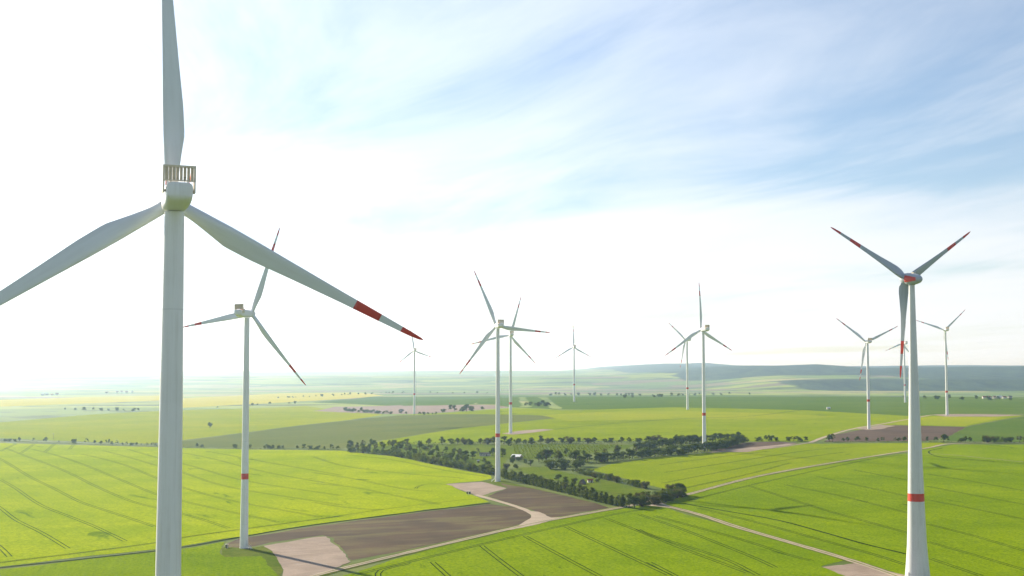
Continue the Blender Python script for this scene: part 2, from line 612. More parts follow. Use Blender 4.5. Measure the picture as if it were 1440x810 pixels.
def sheet(name, pts, mat, off, step=30.0, parent=None, kind='structure', smooth_edge=2.5):
    """a field: an outline on the ground filled with a mesh that follows the terrain"""
    P = [Vector((p[0], p[1])) for p in pts]
    per = densify(P, min(step * 0.5, 6.0) if len(pts) and max(abs(p[1]) for p in pts) < 1300 else step * 0.5)
    per = [v + Vector((mnoise.noise(Vector((v.x / 35, v.y / 35, 1))), mnoise.noise(Vector((v.x / 35, v.y / 35, 7))))) * smooth_edge + Vector((mnoise.noise(Vector((v.x / 7, v.y / 7, 3))), mnoise.noise(Vector((v.x / 7, v.y / 7, 9))))) * 1.1 for v in per]
    n = len(per)
    x0, x1 = min(v.x for v in per), max(v.x for v in per)
    y0, y1 = min(v.y for v in per), max(v.y for v in per)
    vs = list(per)
    px = np.array([v.x for v in per]); py = np.array([v.y for v in per])
    qx, qy = np.roll(px, -1), np.roll(py, -1)
    x = math.ceil(x0 / step) * step
    while x < x1:
        y = math.ceil(y0 / step) * step
        while y < y1:
            cond = (py > y) != (qy > y)
            with np.errstate(divide='ignore', invalid='ignore'):
                xi = (qx - px) * (y - py) / (qy - py) + px
            if np.count_nonzero(cond & (x < xi)) % 2:
                if np.min((px - x) ** 2 + (py - y) ** 2) > (step * 0.2) ** 2:
                    vs.append(Vector((x, y)))
            y += step
        x += step
    rv, _, rf, _, _, _ = mgeo.delaunay_2d_cdt(vs, [(i, (i + 1) % n) for i in range(n)], [], 1, 1e-4)
    V = [(v.x, v.y, gz(v.x, v.y) + off) for v in rv]
    F_ = [tuple(f) for f in rf]
    o = mesh_obj(name, V, F_, mat, parent, smooth=True)
    me = o.data
    if me.polygons and me.polygons[0].normal.z < 0:
        me.flip_normals()
    if parent is None:
        tag(o, kind=kind)
    return o


def smooth_line(P, step):
    """Catmull-Rom through ground points"""
    P = [Vector((p[0], p[1])) for p in P]
    if len(P) == 2:
        k = max(2, int((P[1] - P[0]).length / step))
        return [P[0].lerp(P[1], i / k) for i in range(k + 1)]
    out = []
    Q = [P[0] * 2 - P[1]] + P + [P[-1] * 2 - P[-2]]
    for i in range(1, len(Q) - 2):
        a, b, c, dd = Q[i - 1:i + 3]
        k = max(2, int((c - b).length / step))
        for j in range(k):
            t = j / k
            out.append(0.5 * ((2 * b) + (c - a) * t + (2 * a - 5 * b + 4 * c - dd) * t * t + (3 * b - a - 3 * c + dd) * t ** 3))
    out.append(P[-1])
    return out


def ribbon(name, pts, width, mat, off, parent=None, step=10.0, wob=0.25, offs=(0.0,), kind='structure'):
    L = smooth_line(pts, step)
    V, Fc = [], []
    n = len(L)
    for oc in offs:
        base = len(V)
        for i, p in enumerate(L):
            t = (L[min(i + 1, n - 1)] - L[max(i - 1, 0)]).normalized()
            nr = Vector((-t.y, t.x))
            wv = width * (1 + wob * mnoise.noise(Vector((p.x / 14, p.y / 14, oc))))
            for s in (-0.5, 0.0, 0.5):
                q = p + nr * (oc + s * wv)
                V.append((q.x, q.y, gz(q.x, q.y) + off))
        for i in range(n - 1):
            a = base + i * 3
            Fc += [(a, a + 1, a + 4, a + 3), (a + 1, a + 2, a + 5, a + 4)]
    o = mesh_obj(name, V, Fc, mat, parent, smooth=True)
    if o.data.polygons and o.data.polygons[0].normal.z < 0:
        o.data.flip_normals()
    if parent is None:
        tag(o, kind=kind)
    return o


def tram(field, pts, w=0.5, gap=2.5, mat=None, off=0.19):
    return ribbon('wheel_track', g(pts), w, mat or M_TRACK, off, field, offs=(-gap / 2, gap / 2), step=12)


# ------------------------------------------------------------------ fields
far_green = sheet('crop_field', g([(700, 556), (840, 556), (1000, 555.5), (1240, 557), (1440, 561), (1560, 562), (1560, 590), (1423, 583), (1277, 585), (1132, 577), (944, 573), (840, 576), (780, 576), (700, 572)]), M_DG, 0.10, 60)
far_green2 = sheet('crop_field', g([(440, 566), (520, 558), (700, 557), (700, 569), (560, 571)]), M_DG, 0.10, 60)
yel_far = sheet('crop_field', g([(250, 574), (400, 566), (540, 556), (500, 552), (400, 553), (255, 560)]), M_YEL, 0.10, 80)
yel_far2 = sheet('crop_field', g([(0, 572), (160, 566), (255, 562), (255, 556), (120, 558), (0, 562)]), M_YEL, 0.10, 80)
brown_far = sheet('ploughed_field', g([(440, 578), (470, 572), (560, 570), (700, 570), (720, 573), (640, 579), (583, 582), (500, 581)]), M_BR3, 0.14, 50)
green_left = sheet('crop_field', g([(-120, 600), (0, 594), (130, 583), (250, 577), (430, 571), (480, 577), (540, 583), (480, 592), (339, 609), (256, 619), (210, 624), (0, 616.5), (-120, 614)]), M_YG, 0.12, 40)
olive = sheet('crop_field', g([(256, 620.5), (339, 610), (480, 592.5), (560, 584), (700, 583), (800, 586), (740, 592), (640, 603), (536, 619), (480, 631), (380, 629), (256, 628)]), M_OL, 0.15, 40)
strip_far = sheet('crop_field', g([(560, 583.5), (640, 580), (720, 574), (790, 577), (840, 576), (944, 573), (1132, 577), (1277, 585), (1423, 583), (1440, 585), (1357, 600), (1257, 598), (1203, 605), (1184, 605), (1140, 621), (1040, 621), (840, 620), (640, 622), (500, 630), (540, 619.5), (640, 603.5), (740, 592.5), (800, 586.5), (700, 583)]), M_F6, 0.12, 40)
yel_strip = sheet('crop_field', g([(760, 584), (900, 577), (1080, 581), (1180, 586), (1120, 590), (960, 590), (800, 592)]), M_YG, 0.20, 40)
yel_strip2 = sheet('crop_field', g([(1250, 592), (1310, 586), (1425, 584.5), (1357, 599), (1262, 597)]), M_YG, 0.20, 40)
brown_right = sheet('ploughed_field', g(z4((740, 276), (800, 268), (880, 256), (1145, 263), (1080, 299), (1000, 314), (620, 318), (665, 292))), M_BR2, 0.17, 30)
green_right = sheet('crop_field', g([(1359, 601), (1440, 586.5), (1560, 588), (1560, 622), (1440, 621.5), (1330, 620), (1336, 614)]), M_DG, 0.17, 30)
field6 = sheet('crop_field', g(z6((470, 275), (560, 250), (800, 215), (1060, 192), (1110, 184), (1440, 172))[:-1] + [(1078, 632), (1123, 624.5), (1230, 623.5), (1322, 622.5), (1336, 624.5), (1303, 630.5), (1226, 642.5), (1073, 668.5), (962, 695), (950, 690), (915, 683), (870, 671), (822, 659)]), M_F6, 0.16, 20)
field5 = sheet('crop_field', g(z4((50, 535), (105, 515), (400, 444), (800, 374), (930, 360), (1010, 342), (1100, 327)) + [(1440, 625.5), (1600, 628), (1600, 860), (1330, 860), (1264, 809), (1188, 784), (1035, 740), (935, 710)]), M_F5, 0.14, 20)
field4 = sheet('crop_field', g([(477, 812), (593, 775), (708, 748), (769, 734), (861, 718), (905, 710), (920, 710), (1035, 743), (1188, 787), (1155, 797), (1185, 808), (1250, 850), (330, 850)]), M_F4, 0.14, 20)
field1 = sheet('crop_field', g([(-160, 620), (0, 623), (120, 626), (222, 629), (256, 630), (340, 632), (480, 634), (553, 642), (604, 652), (636, 659), (690, 669), (690, 673), (677, 676.5), (627, 680.5), (655, 693), (690, 706.5), (600, 717), (440, 737.5), (338, 754.5), (250, 769), (0, 797), (-160, 812)]), M_F1, 0.14, 20)
field0 = sheet('crop_field', g([(-160, 816), (0, 801), (250, 773), (316, 762), (310, 777), (318, 783), (370, 781), (378, 792), (395, 812), (400, 860), (-200, 880)]), M_F4, 0.14, 20)
brown1 = sheet('ploughed_field', g([(317, 771), (320, 764), (338, 757), (440, 740.5), (600, 719.5), (690, 709), (722, 713), (741, 719), (747, 727), (738, 735), (700, 745), (612, 764), (497, 789), (491, 785), (468, 757), (450, 753), (380, 763), (350, 770), (330, 771)]), M_BR1, 0.10, 15)
brown2 = sheet('ploughed_field', g([(686, 698), (712, 686.5), (704, 679.5), (760, 689), (823, 704), (857, 714), (820, 721), (777, 728), (762, 724), (746, 717)]), M_BR1, 0.10, 15)
paddock = sheet('meadow', g(z6((-20, 285), (60, 270), (180, 265), (300, 295), (400, 318), (600, 360), (750, 397), (700, 425), (640, 440), (540, 425), (400, 385), (200, 330), (60, 300))), M_PAD, 0.08, 15)
orchard = sheet('orchard_meadow', g(z6((-120, 150), (0, 142), (300, 140), (700, 142), (640, 165), (500, 185), (330, 205), (150, 222), (60, 225), (-40, 225))), M_PAD, 0.08, 20)
meadow2 = sheet('meadow', g([(500, 635), (540, 626), (640, 624), (720, 626), (715, 645), (700, 664), (650, 655), (604, 648), (553, 639)]), M_PAD, 0.06, 20)
soil_small = sheet('ploughed_field', g(z4((195, 349), (330, 320), (460, 317), (530, 322), (420, 340), (340, 353))), M_BR2, 0.20, 15)
# turf verges around the pads and along the near track
sheet('verge', g([(312, 772), (318, 769), (350, 772), (372, 768), (382, 775), (392, 787), (398, 803), (394, 812), (376, 792), (370, 782), (318, 784)]), M_VERGE, 0.17, 10)
sheet('verge', g([(677, 677), (704, 675), (740, 684), (800, 698), (860, 713.5), (823, 704.5), (760, 689.5), (704, 679.5), (712, 686), (690, 680)]), M_VERGE, 0.17, 10)

# ------------------------------------------------------------------ tracks and gravel
sheet('gravel_pad', g([(372, 768), (400, 763), (440, 756), (455, 755), (463, 758), (477, 772), (490, 786), (494, 791), (470, 800), (445, 809), (440, 860), (405, 860), (398, 800), (391, 786), (380, 774)]), M_GRAVEL, 0.22, 10)
sheet('gravel_pad', g([(627, 681), (660, 679), (678, 678), (690, 681), (710, 687), (690, 693), (676, 698), (658, 693)]), M_GRAVEL, 0.22, 10)
sheet('gravel_pad', g([(996, 636), (1030, 631), (1075, 628), (1105, 624), (1122, 624), (1085, 630), (1050, 636)]), M_GRAVEL, 0.24, 10)
sheet('gravel_pad', g([(1203, 603), (1240, 597.5), (1258, 599), (1240, 603.5), (1222, 605)]), M_GRAVEL, 0.24, 10)
sheet('gravel_pad', g([(705, 610), (730, 606), (765, 603.5), (780, 604.5), (750, 608.5), (720, 611.5)]), M_GRAVEL, 0.26, 20)
sheet('gravel_pad', g([(1157, 798), (1203, 792), (1270, 808), (1330, 830), (1260, 860), (1190, 812)]), M_GRAVEL, 0.22, 10)
sheet('gravel_pad', g([(745, 719), (757, 720), (775, 728), (790, 728), (770, 734), (735, 742), (715, 746), (740, 735), (748, 727)]), M_ROAD, 0.24, 8)
sheet('gravel_pad', g([(890, 710), (920, 702), (940, 700), (930, 708), (950, 716), (920, 712)]), M_ROAD, 0.24, 8)
sheet('gravel_pad', g([(1310, 583.5), (1335, 582.5), (1400, 583), (1440, 584), (1400, 586), (1330, 586)]), M_GRAVEL, 0.3, 30)

TRK1 = ribbon('farm_track', g([(380, 835), (440, 811), (520, 790.5), (593, 773), (708, 746), (769, 732.5), (861, 716), (955, 698.5), (1073, 668.5), (1226, 642), (1303, 630.3), (1341, 624), (1440, 623), (1560, 622)]), 4.6, M_ROAD, 0.30, step=8)
TRK2 = ribbon('farm_track', g([(905, 708), (925, 709.5), (980, 723), (1035, 741), (1110, 763), (1188, 786), (1264, 812), (1340, 845)]), 5.0, M_ROAD, 0.30, step=8)
ribbon('farm_track', g([(668, 696), (690, 702), (722, 711.5), (742, 719), (752, 727), (735, 739)]), 5.0, M_ROAD, 0.27, step=5)
ribbon('farm_track', g([(1140, 622.5), (1165, 613), (1203, 602.5), (1240, 596.5), (1285, 588.5), (1320, 583), (1390, 582.5), (1440, 583)]), 6.0, M_ROAD, 0.33, step=20)
ribbon('farm_track', g([(1303, 638), (1340, 640), (1390, 645), (1440, 650), (1500, 655)]), 2.2, M_GRAVEL, 0.27, step=10)
ribbon('farm_track', g([(995, 637), (1040, 634), (1090, 630), (1140, 622.5)]), 4.0, M_GRAVEL, 0.30, step=10)
ribbon('farm_track', g([(-100, 619), (0, 620.5), (110, 624), (222, 628), (256, 629), (380, 630.5), (480, 632.5)]), 4.0, M_VERGE, 0.30, step=20)
ribbon('farm_track', g([(780, 604), (860, 596), (960, 589), (1060, 585), (1150, 574.5), (1165, 575)]), 4.0, M_DG, 0.33, step=20)

for trk, pl in ((TRK1, [(380, 835), (440, 811), (520, 790.5), (593, 773), (708, 746), (769, 732.5), (861, 716), (955, 698.5), (1073, 668.5), (1226, 642)]),
                (TRK2, [(905, 708), (925, 709.5), (980, 723), (1035, 741), (1110, 763), (1188, 786), (1264, 812), (1340, 845)])):
    ribbon('grass_crown', g(pl), 0.9, M_VERGE, 0.33, trk, step=8, wob=0.9)
    ribbon('verge', g(pl), 1.3, M_VERGE, 0.20, trk, step=8, wob=1.2, offs=(-3.3, 3.3))

# ------------------------------------------------------------------ tramlines in the crops
for ln in (z2((0, 455), (60, 490), (150, 550), (250, 590), (350, 630), (460, 683)),
           z2((-100, 330), (0, 380), (100, 440), (200, 490), (300, 540), (420, 580), (570, 630)),
           z2((20, 340), (110, 375), (250, 430), (350, 480), (480, 535), (575, 560), (700, 590), (840, 635)),
           z2((120, 345), (200, 365), (330, 410), (450, 460), (575, 510), (670, 535), (800, 565), (1020, 612)),
           z2((300, 362), (450, 400), (575, 450), (720, 500), (880, 540), (1180, 595)),
           z2((380, 350), (560, 400), (670, 430), (850, 485), (1254, 550)),
           z2((470, 345), (575, 375), (700, 405), (900, 460), (1254, 515)),
           z2((620, 350), (760, 375), (960, 425), (1254, 478)),
           z2((760, 352), (940, 385), (1254, 440)),
           z2((-60, 520), (0, 560), (60, 605), (150, 650), (250, 710)),
           z2((-60, 660), (0, 705), (35, 740)),
           z2((0, 352), (55, 326)), z2((75, 360), (125, 325)), z2((165, 355), (205, 320)), z2((255, 345), (277, 320)),
           z3((0, 470), (150, 485), (300, 515), (470, 548)), z3((0, 540), (130, 560), (260, 568)),
           z3((0, 372), (110, 405), (300, 430), (560, 452)), z3((120, 365), (300, 385), (500, 425), (640, 445)),
           z3((0, 430), (160, 455), (330, 490), (440, 500))):
    tram(field1, ln, 0.8, 2.7, M_RUTL)
tram(field1, z2((-100, 785), (0, 762), (300, 725), (575, 688), (700, 665), (880, 640), (1254, 590)), 0.9, 2.2, M_TRACK)
tram(field1, z3((30, 600), (300, 560), (560, 530), (640, 528)), 0.6, 2.0, M_RUTL)
tram(field1, z3((378, 490), (390, 480), (440, 472), (560, 478)), 0.7, 2.0, M_TRACK)
ribbon('wheel_track', g([(-120, 815), (0, 799), (130, 785), (250, 771), (330, 757), (440, 738.5), (600, 718), (690, 707.5)]), 2.4, M_TRACK, 0.21, field1, step=10)
for ln in (z3((150, 808), (350, 760), (640, 690), (900, 630), (1130, 580), (1250, 562)),
           z3((780, 665), (900, 730), (1060, 815)), z3((930, 630), (1100, 710), (1310, 808)), z3((1080, 600), (1220, 655), (1359, 710), (1600, 800)),
           z3((1200, 585), (1359, 640), (1600, 735), (1700, 780)), z3((620, 700), (690, 755), (770, 815)), z3((440, 760), (500, 815)),
           z3((240, 815), (250, 790), (350, 765)), z4((0, 590), (150, 630), (330, 680), (500, 735), (580, 755)), z4((-60, 640), (0, 665), (250, 745), (380, 808)), z4((-20, 760), (80, 812))):
    tram(field4, ln, 0.7, 2.7)
for ln in (z4((160, 560), (400, 620), (620, 680), (800, 730), (925, 770)), z4((350, 480), (600, 560), (760, 605), (940, 655)),
           z4((480, 475), (700, 520), (935, 580)), z4((600, 445), (760, 480), (940, 520)), z4((730, 420), (940, 460)),
           z4((1000, 435), (1180, 465), (1400, 505)), z4((1000, 480), (1180, 515), (1400, 555)), z4((1000, 530), (1180, 565), (1400, 610)),
           z4((1005, 620), (1180, 665), (1400, 730)), z4((1005, 685), (1180, 735), (1400, 800)), z4((1010, 745), (1200, 810))):
    tram(field5, ln, 0.7, 2.7)
tram(field5, z4((120, 535), (300, 490), (450, 455), (850, 372), (1000, 368), (1060, 375), (1200, 385), (1400, 402)), 0.7, 2.0)
ribbon('wheel_track', g(z4((110, 545), (250, 570), (450, 605), (620, 650), (760, 690), (925, 730))), 2.2, M_TRACK, 0.21, field5, step=10)
ribbon('wheel_track', g(z4((1060, 340), (1010, 352), (1030, 368), (1100, 378), (1250, 390))), 1.6, M_TRACK, 0.21, field5, step=6)
for ln in (z4((40, 430), (330, 385), (560, 350), (740, 335)), z4((30, 470), (260, 425), (480, 385), (700, 355)), z4((100, 490), (330, 440), (500, 395)), z4((20, 402), (250, 372), (420, 352))):
    tram(field6, ln, 0.8, 2.7)
for ln in ([(560, 640 - 33), (700, 598), (860, 592), (1000, 594), (1120, 597)], [(850, 612), (1000, 606), (1140, 606)], [(800, 598), (900, 592), (1000, 588), (1100, 590)]):
    tram(strip_far, ln, 1.0, 2.4, M_RUTL, 0.26)

# ------------------------------------------------------------------ wind turbines


def airfoil(n, chord, thick, le):
    """closed section, x along the chord (leading edge at -le*chord), y thickness"""
    pts = []
    for k in range(n):
        a = 2 * math.pi * k / n
        xx = 0.5 * (1 - math.cos(a))                       # 0 at the leading edge
        t = 5 * thick * (0.2969 * math.sqrt(max(xx, 0)) - 0.126 * xx - 0.3516 * xx ** 2 + 0.2843 * xx ** 3 - 0.1030 * xx ** 4)
        sgn = 1 if a <= math.pi else -1
        camber = 0.035 * math.sin(math.pi * xx)
        pts.append(((xx - le) * chord, (sgn * t + camber) * chord))
    return pts


def blade_rings(Rt, st, f0=0.0, f1=1.0, grow=0.0, root=1.25, bend=1.6):
    """span along +Z, trailing edge to +X, upwind side +Y"""
    rings, n = [], 22
    K = 46
    fs = [f0 + (f1 - f0) * i / (K if (f0, f1) == (0.0, 1.0) else 8) for i in range((K if (f0, f1) == (0.0, 1.0) else 8) + 1)]
    for f in fs:
        r = root + (Rt - root) * f
        ch = float(np.interp(f, [q[0] for q in st], [q[1] for q in st]))
        th = float(np.interp(f, [q[0] for q in st], [q[2] for q in st]))
        tw = float(np.interp(f, [q[0] for q in st], [q[3] for q in st]))
        rd = float(np.interp(f, [q[0] for q in st], [q[4] for q in st]))      # 1 = round root
        le = 0.5 * rd + 0.30 * (1 - rd)
        af = airfoil(n, ch, th, 0.30)
        rg = []
        for k in range(n):
            a = 2 * math.pi * k / n
            ax, ay = af[k]
            cx, cy = -math.cos(a) * ch / 2, math.sin(a) * ch / 2 * 0.98
            x, y = ax * (1 - rd) + cx * rd, ay * (1 - rd) + cy * rd
            sc = 1.0 + grow / max(ch, 0.2)
            x, y = x * sc, y * sc + (grow if y > 0 else -grow) * 0.6
            c_, s_ = math.cos(R_(tw)), math.sin(R_(tw))
            rg.append((x * c_ - y * s_, x * s_ + y * c_ + bend * f ** 2.2, r))
        rings.append(rg)
    return rings


#            f     chord thick twist round
ST_V = [(0.00, 2.30, 0.50, 16, 1.0), (0.05, 2.40, 0.50, 16, 0.95), (0.12, 3.10, 0.42, 14, 0.45), (0.20, 3.95, 0.33, 11, 0.05),
        (0.30, 3.75, 0.27, 8, 0.0), (0.45, 2.95, 0.23, 5, 0.0), (0.65, 2.05, 0.20, 2, 0.0), (0.82, 1.45, 0.18, 0, 0.0),
        (0.94, 0.95, 0.17, -1, 0.0), (0.985, 0.55, 0.16, -1, 0.0), (1.0, 0.12, 0.16, -1, 0.0)]
ST_E = [(0.00, 3.60, 0.50, 22, 0.25), (0.04, 4.90, 0.38, 22, 0.03), (0.10, 5.10, 0.32, 18, 0.0), (0.20, 4.30, 0.26, 13, 0.0), (0.33, 3.20, 0.22, 8, 0.0),
        (0.50, 2.35, 0.20, 5, 0.0), (0.70, 1.75, 0.18, 2, 0.0), (0.90, 1.20, 0.17, 0, 0.0), (0.97, 0.80, 0.17, -2, 0.0), (1.0, 0.25, 0.17, -4, 0.0)]


def blade_set(Rt, st, stripes, root, coat=None):
    V, Fc = loft(blade_rings(Rt, st, root=root))
    me = bpy.data.meshes.new('blade')
    me.from_pydata(V, [], Fc)
    me.materials.append(coat or M_GREYB)
    me.polygons.foreach_set('use_smooth', [True] * len(me.polygons))
    out = [me]
    for a, b in stripes:
        V, Fc = loft(blade_rings(Rt, st, a, b, 0.02, root=root))
        ms = bpy.data.meshes.new('red_stripe')
        ms.from_pydata(V, [], Fc)
        ms.materials.append(M_RED)
        ms.polygons.foreach_set('use_smooth', [True] * len(ms.polygons))
        out.append(ms)
    return out


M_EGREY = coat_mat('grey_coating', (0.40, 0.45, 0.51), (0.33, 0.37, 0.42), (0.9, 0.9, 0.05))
M_ETOW = coat_mat('grey_concrete_coating', (0.66, 0.68, 0.69), (0.52, 0.53, 0.53), (0.9, 0.9, 0.03))
BL_V = blade_set(56.0, ST_V, ((0.705, 0.812), (0.905, 1.0)), 1.25)
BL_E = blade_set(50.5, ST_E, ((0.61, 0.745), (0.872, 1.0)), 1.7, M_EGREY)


def super_ring(y, hw, zt, zb, n=28, e=4.5, ox=0.0):
    rg = []
    cz, hz = (zt + zb) / 2, (zt - zb) / 2
    for k in range(n):
        a = 2 * math.pi * (k + 0.5) / n
        c, s = math.cos(a), math.sin(a)
        rg.append((ox + hw * math.copysign(abs(c) ** (2 / e), c), y, cz + hz * math.copysign(abs(s) ** (2 / e), s)))
    return rg


def mesh_of(name, VF, mat, smooth=False):
    me = bpy.data.meshes.new(name)
    me.from_pydata(VF[0], [], VF[1])
    me.materials.append(mat)
    if smooth:
        me.polygons.foreach_set('use_smooth', [True] * len(me.polygons))
        try:
            me.set_sharp_from_angle(angle=R_(40))
        except Exception:
            pass
    return me


# axis runs along +Y (rotor in front at y=+), origin = hub centre
NAC = mesh_of('nacelle', loft([super_ring(-14.2, 1.95, 1.75, -0.3), super_ring(-14.1, 2.30, 1.98, -0.9), super_ring(-13.6, 2.42, 2.05, -1.35), super_ring(-12.2, 2.45, 2.08, -1.95),
                               super_ring(-10.5, 2.46, 2.1, -2.3), super_ring(-6, 2.45, 2.1, -2.4), super_ring(-3.4, 2.35, 2.05, -2.35), super_ring(-2.4, 1.9, 1.85, -2.0, e=3.2)]), M_WHITE, True)
SPIN = mesh_of('spinner', loft([[(r * math.cos(2 * math.pi * k / 28), y, r * math.sin(2 * math.pi * k / 28)) for k in range(28)]
                               for y, r in ((-2.35, 1.45), (-2.0, 1.75), (-1.2, 1.9), (0.6, 1.88), (1.5, 1.65), (2.3, 1.2), (2.8, 0.65), (2.95, 0.1))]), M_WHITE, True)


def tilt_boxes(lst):
    return boxes(lst)


COOL_Y = -12.6
cw, chh, cb0 = 2.85, 5.35, 2.45       # half width, top, bottom of the radiator bank
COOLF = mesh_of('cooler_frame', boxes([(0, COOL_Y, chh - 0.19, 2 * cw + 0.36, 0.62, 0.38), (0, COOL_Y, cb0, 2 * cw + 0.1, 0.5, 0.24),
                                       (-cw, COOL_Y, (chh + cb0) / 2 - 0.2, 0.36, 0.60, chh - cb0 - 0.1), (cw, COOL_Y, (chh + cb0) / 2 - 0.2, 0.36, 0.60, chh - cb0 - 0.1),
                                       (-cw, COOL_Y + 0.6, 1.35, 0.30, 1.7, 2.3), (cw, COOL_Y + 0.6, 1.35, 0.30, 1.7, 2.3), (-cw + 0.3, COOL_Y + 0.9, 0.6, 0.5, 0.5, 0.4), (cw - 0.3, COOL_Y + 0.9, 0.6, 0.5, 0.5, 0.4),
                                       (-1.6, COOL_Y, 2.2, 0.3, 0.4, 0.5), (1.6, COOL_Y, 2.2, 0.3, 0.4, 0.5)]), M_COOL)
npan = 8
pw = (2 * cw - 0.36) / npan
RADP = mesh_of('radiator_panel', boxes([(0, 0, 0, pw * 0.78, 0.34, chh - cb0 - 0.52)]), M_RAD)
BRACE = mesh_of('cooler_strut', (lambda a: a)(boxes([(0, 0, 0, 0.14, 3.4, 0.14)])), M_RED)
VANE = mesh_of('wind_vane', boxes([(0, 0, 0.5, 0.06, 0.06, 1.0), (0, 0, 1.0, 0.5, 0.06, 0.06)]), M_DARK)
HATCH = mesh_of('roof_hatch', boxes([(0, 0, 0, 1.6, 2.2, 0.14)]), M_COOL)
MARK = mesh_of('roof_marking', boxes([(0, 0, 0, 2.0, 1.3, 0.5)]), M_RED)


def band(h0, h1, r0, r1, mat, n=40):
    return loft([circle_ring(r0, h0, n), circle_ring(r1, h1, n)], cap=False)


def stair_mesh(hgt=2.6, n=11):
    lst = []
    for k in range(n):
        lst.append((0, -k * 0.33, hgt - k * hgt / n, 1.1, 0.30, 0.05))
    V, Fc = boxes(lst)
    # stringers and handrails as sloping bars
    L = n * 0.33
    for x in (-0.6, 0.6):
        for dz_, th in ((0.0, 0.22), (1.0, 0.06)):
            b_ = len(V)
            for yy, zz in ((0.2, hgt + 0.1), (-L, 0.05)):
                for sx in (-0.05, 0.05):
                    for sz in (-th / 2, th / 2):
                        V.append((x + sx, yy, zz + sz + dz_))
            Fc += [tuple(b_ + i for i in f) for f in ((0, 1, 3, 2), (4, 6, 7, 5), (0, 4, 5, 1), (2, 3, 7, 6), (0, 2, 6, 4), (1, 5, 7, 3))]
    return V, Fc


STAIR = mesh_of('stair', stair_mesh(), M_STEEL)


COLLAR = mesh_of('root_collar', loft([circle_ring(1.14, 1.55, 28), circle_ring(1.23, 1.58, 28), circle_ring(1.23, 1.95, 28), circle_ring(1.17, 1.98, 28)]), M_SEAM, True)
RSEAM = mesh_of('panel_seam', boxes([(0, 0, 0, 4.3, 0.03, 0.05)]), M_RAD)
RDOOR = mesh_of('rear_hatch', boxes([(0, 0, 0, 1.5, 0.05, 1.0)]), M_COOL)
LAMP = mesh_of('warning_light', loft([circle_ring(0.12, 0, 10), circle_ring(0.22, 0.1, 10), circle_ring(0.22, 0.5, 10), circle_ring(0.08, 0.65, 10)]), M_RED)


def put(o, loc=(0, 0, 0), rot=(0, 0, 0)):
    o.location = loc
    o.rotation_euler = rot
    return o


def add_blades(t, hubpos, yaw, phase, Rscale, meshes, tilt=6.0, cone=2.0):
    """three blades, each a part of the turbine, stripes are sub-parts"""
    base = Matrix.Translation(hubpos) @ Matrix.Rotation(-R_(yaw), 4, 'Z') @ Matrix.Rotation(R_(tilt), 4, 'X')
    for k in range(3):
        b = shared('blade', meshes[0], t)
        b.matrix_local = base @ Matrix.Rotation(R_(phase + 120 * k), 4, 'Y') @ Matrix.Rotation(-R_(cone), 4, 'X') @ Matrix.Scale(Rscale, 4)
        for ms in meshes[1:]:
            shared('red_stripe', ms, b)
        if meshes is BL_V:
            shared('root_collar', COLLAR, b)


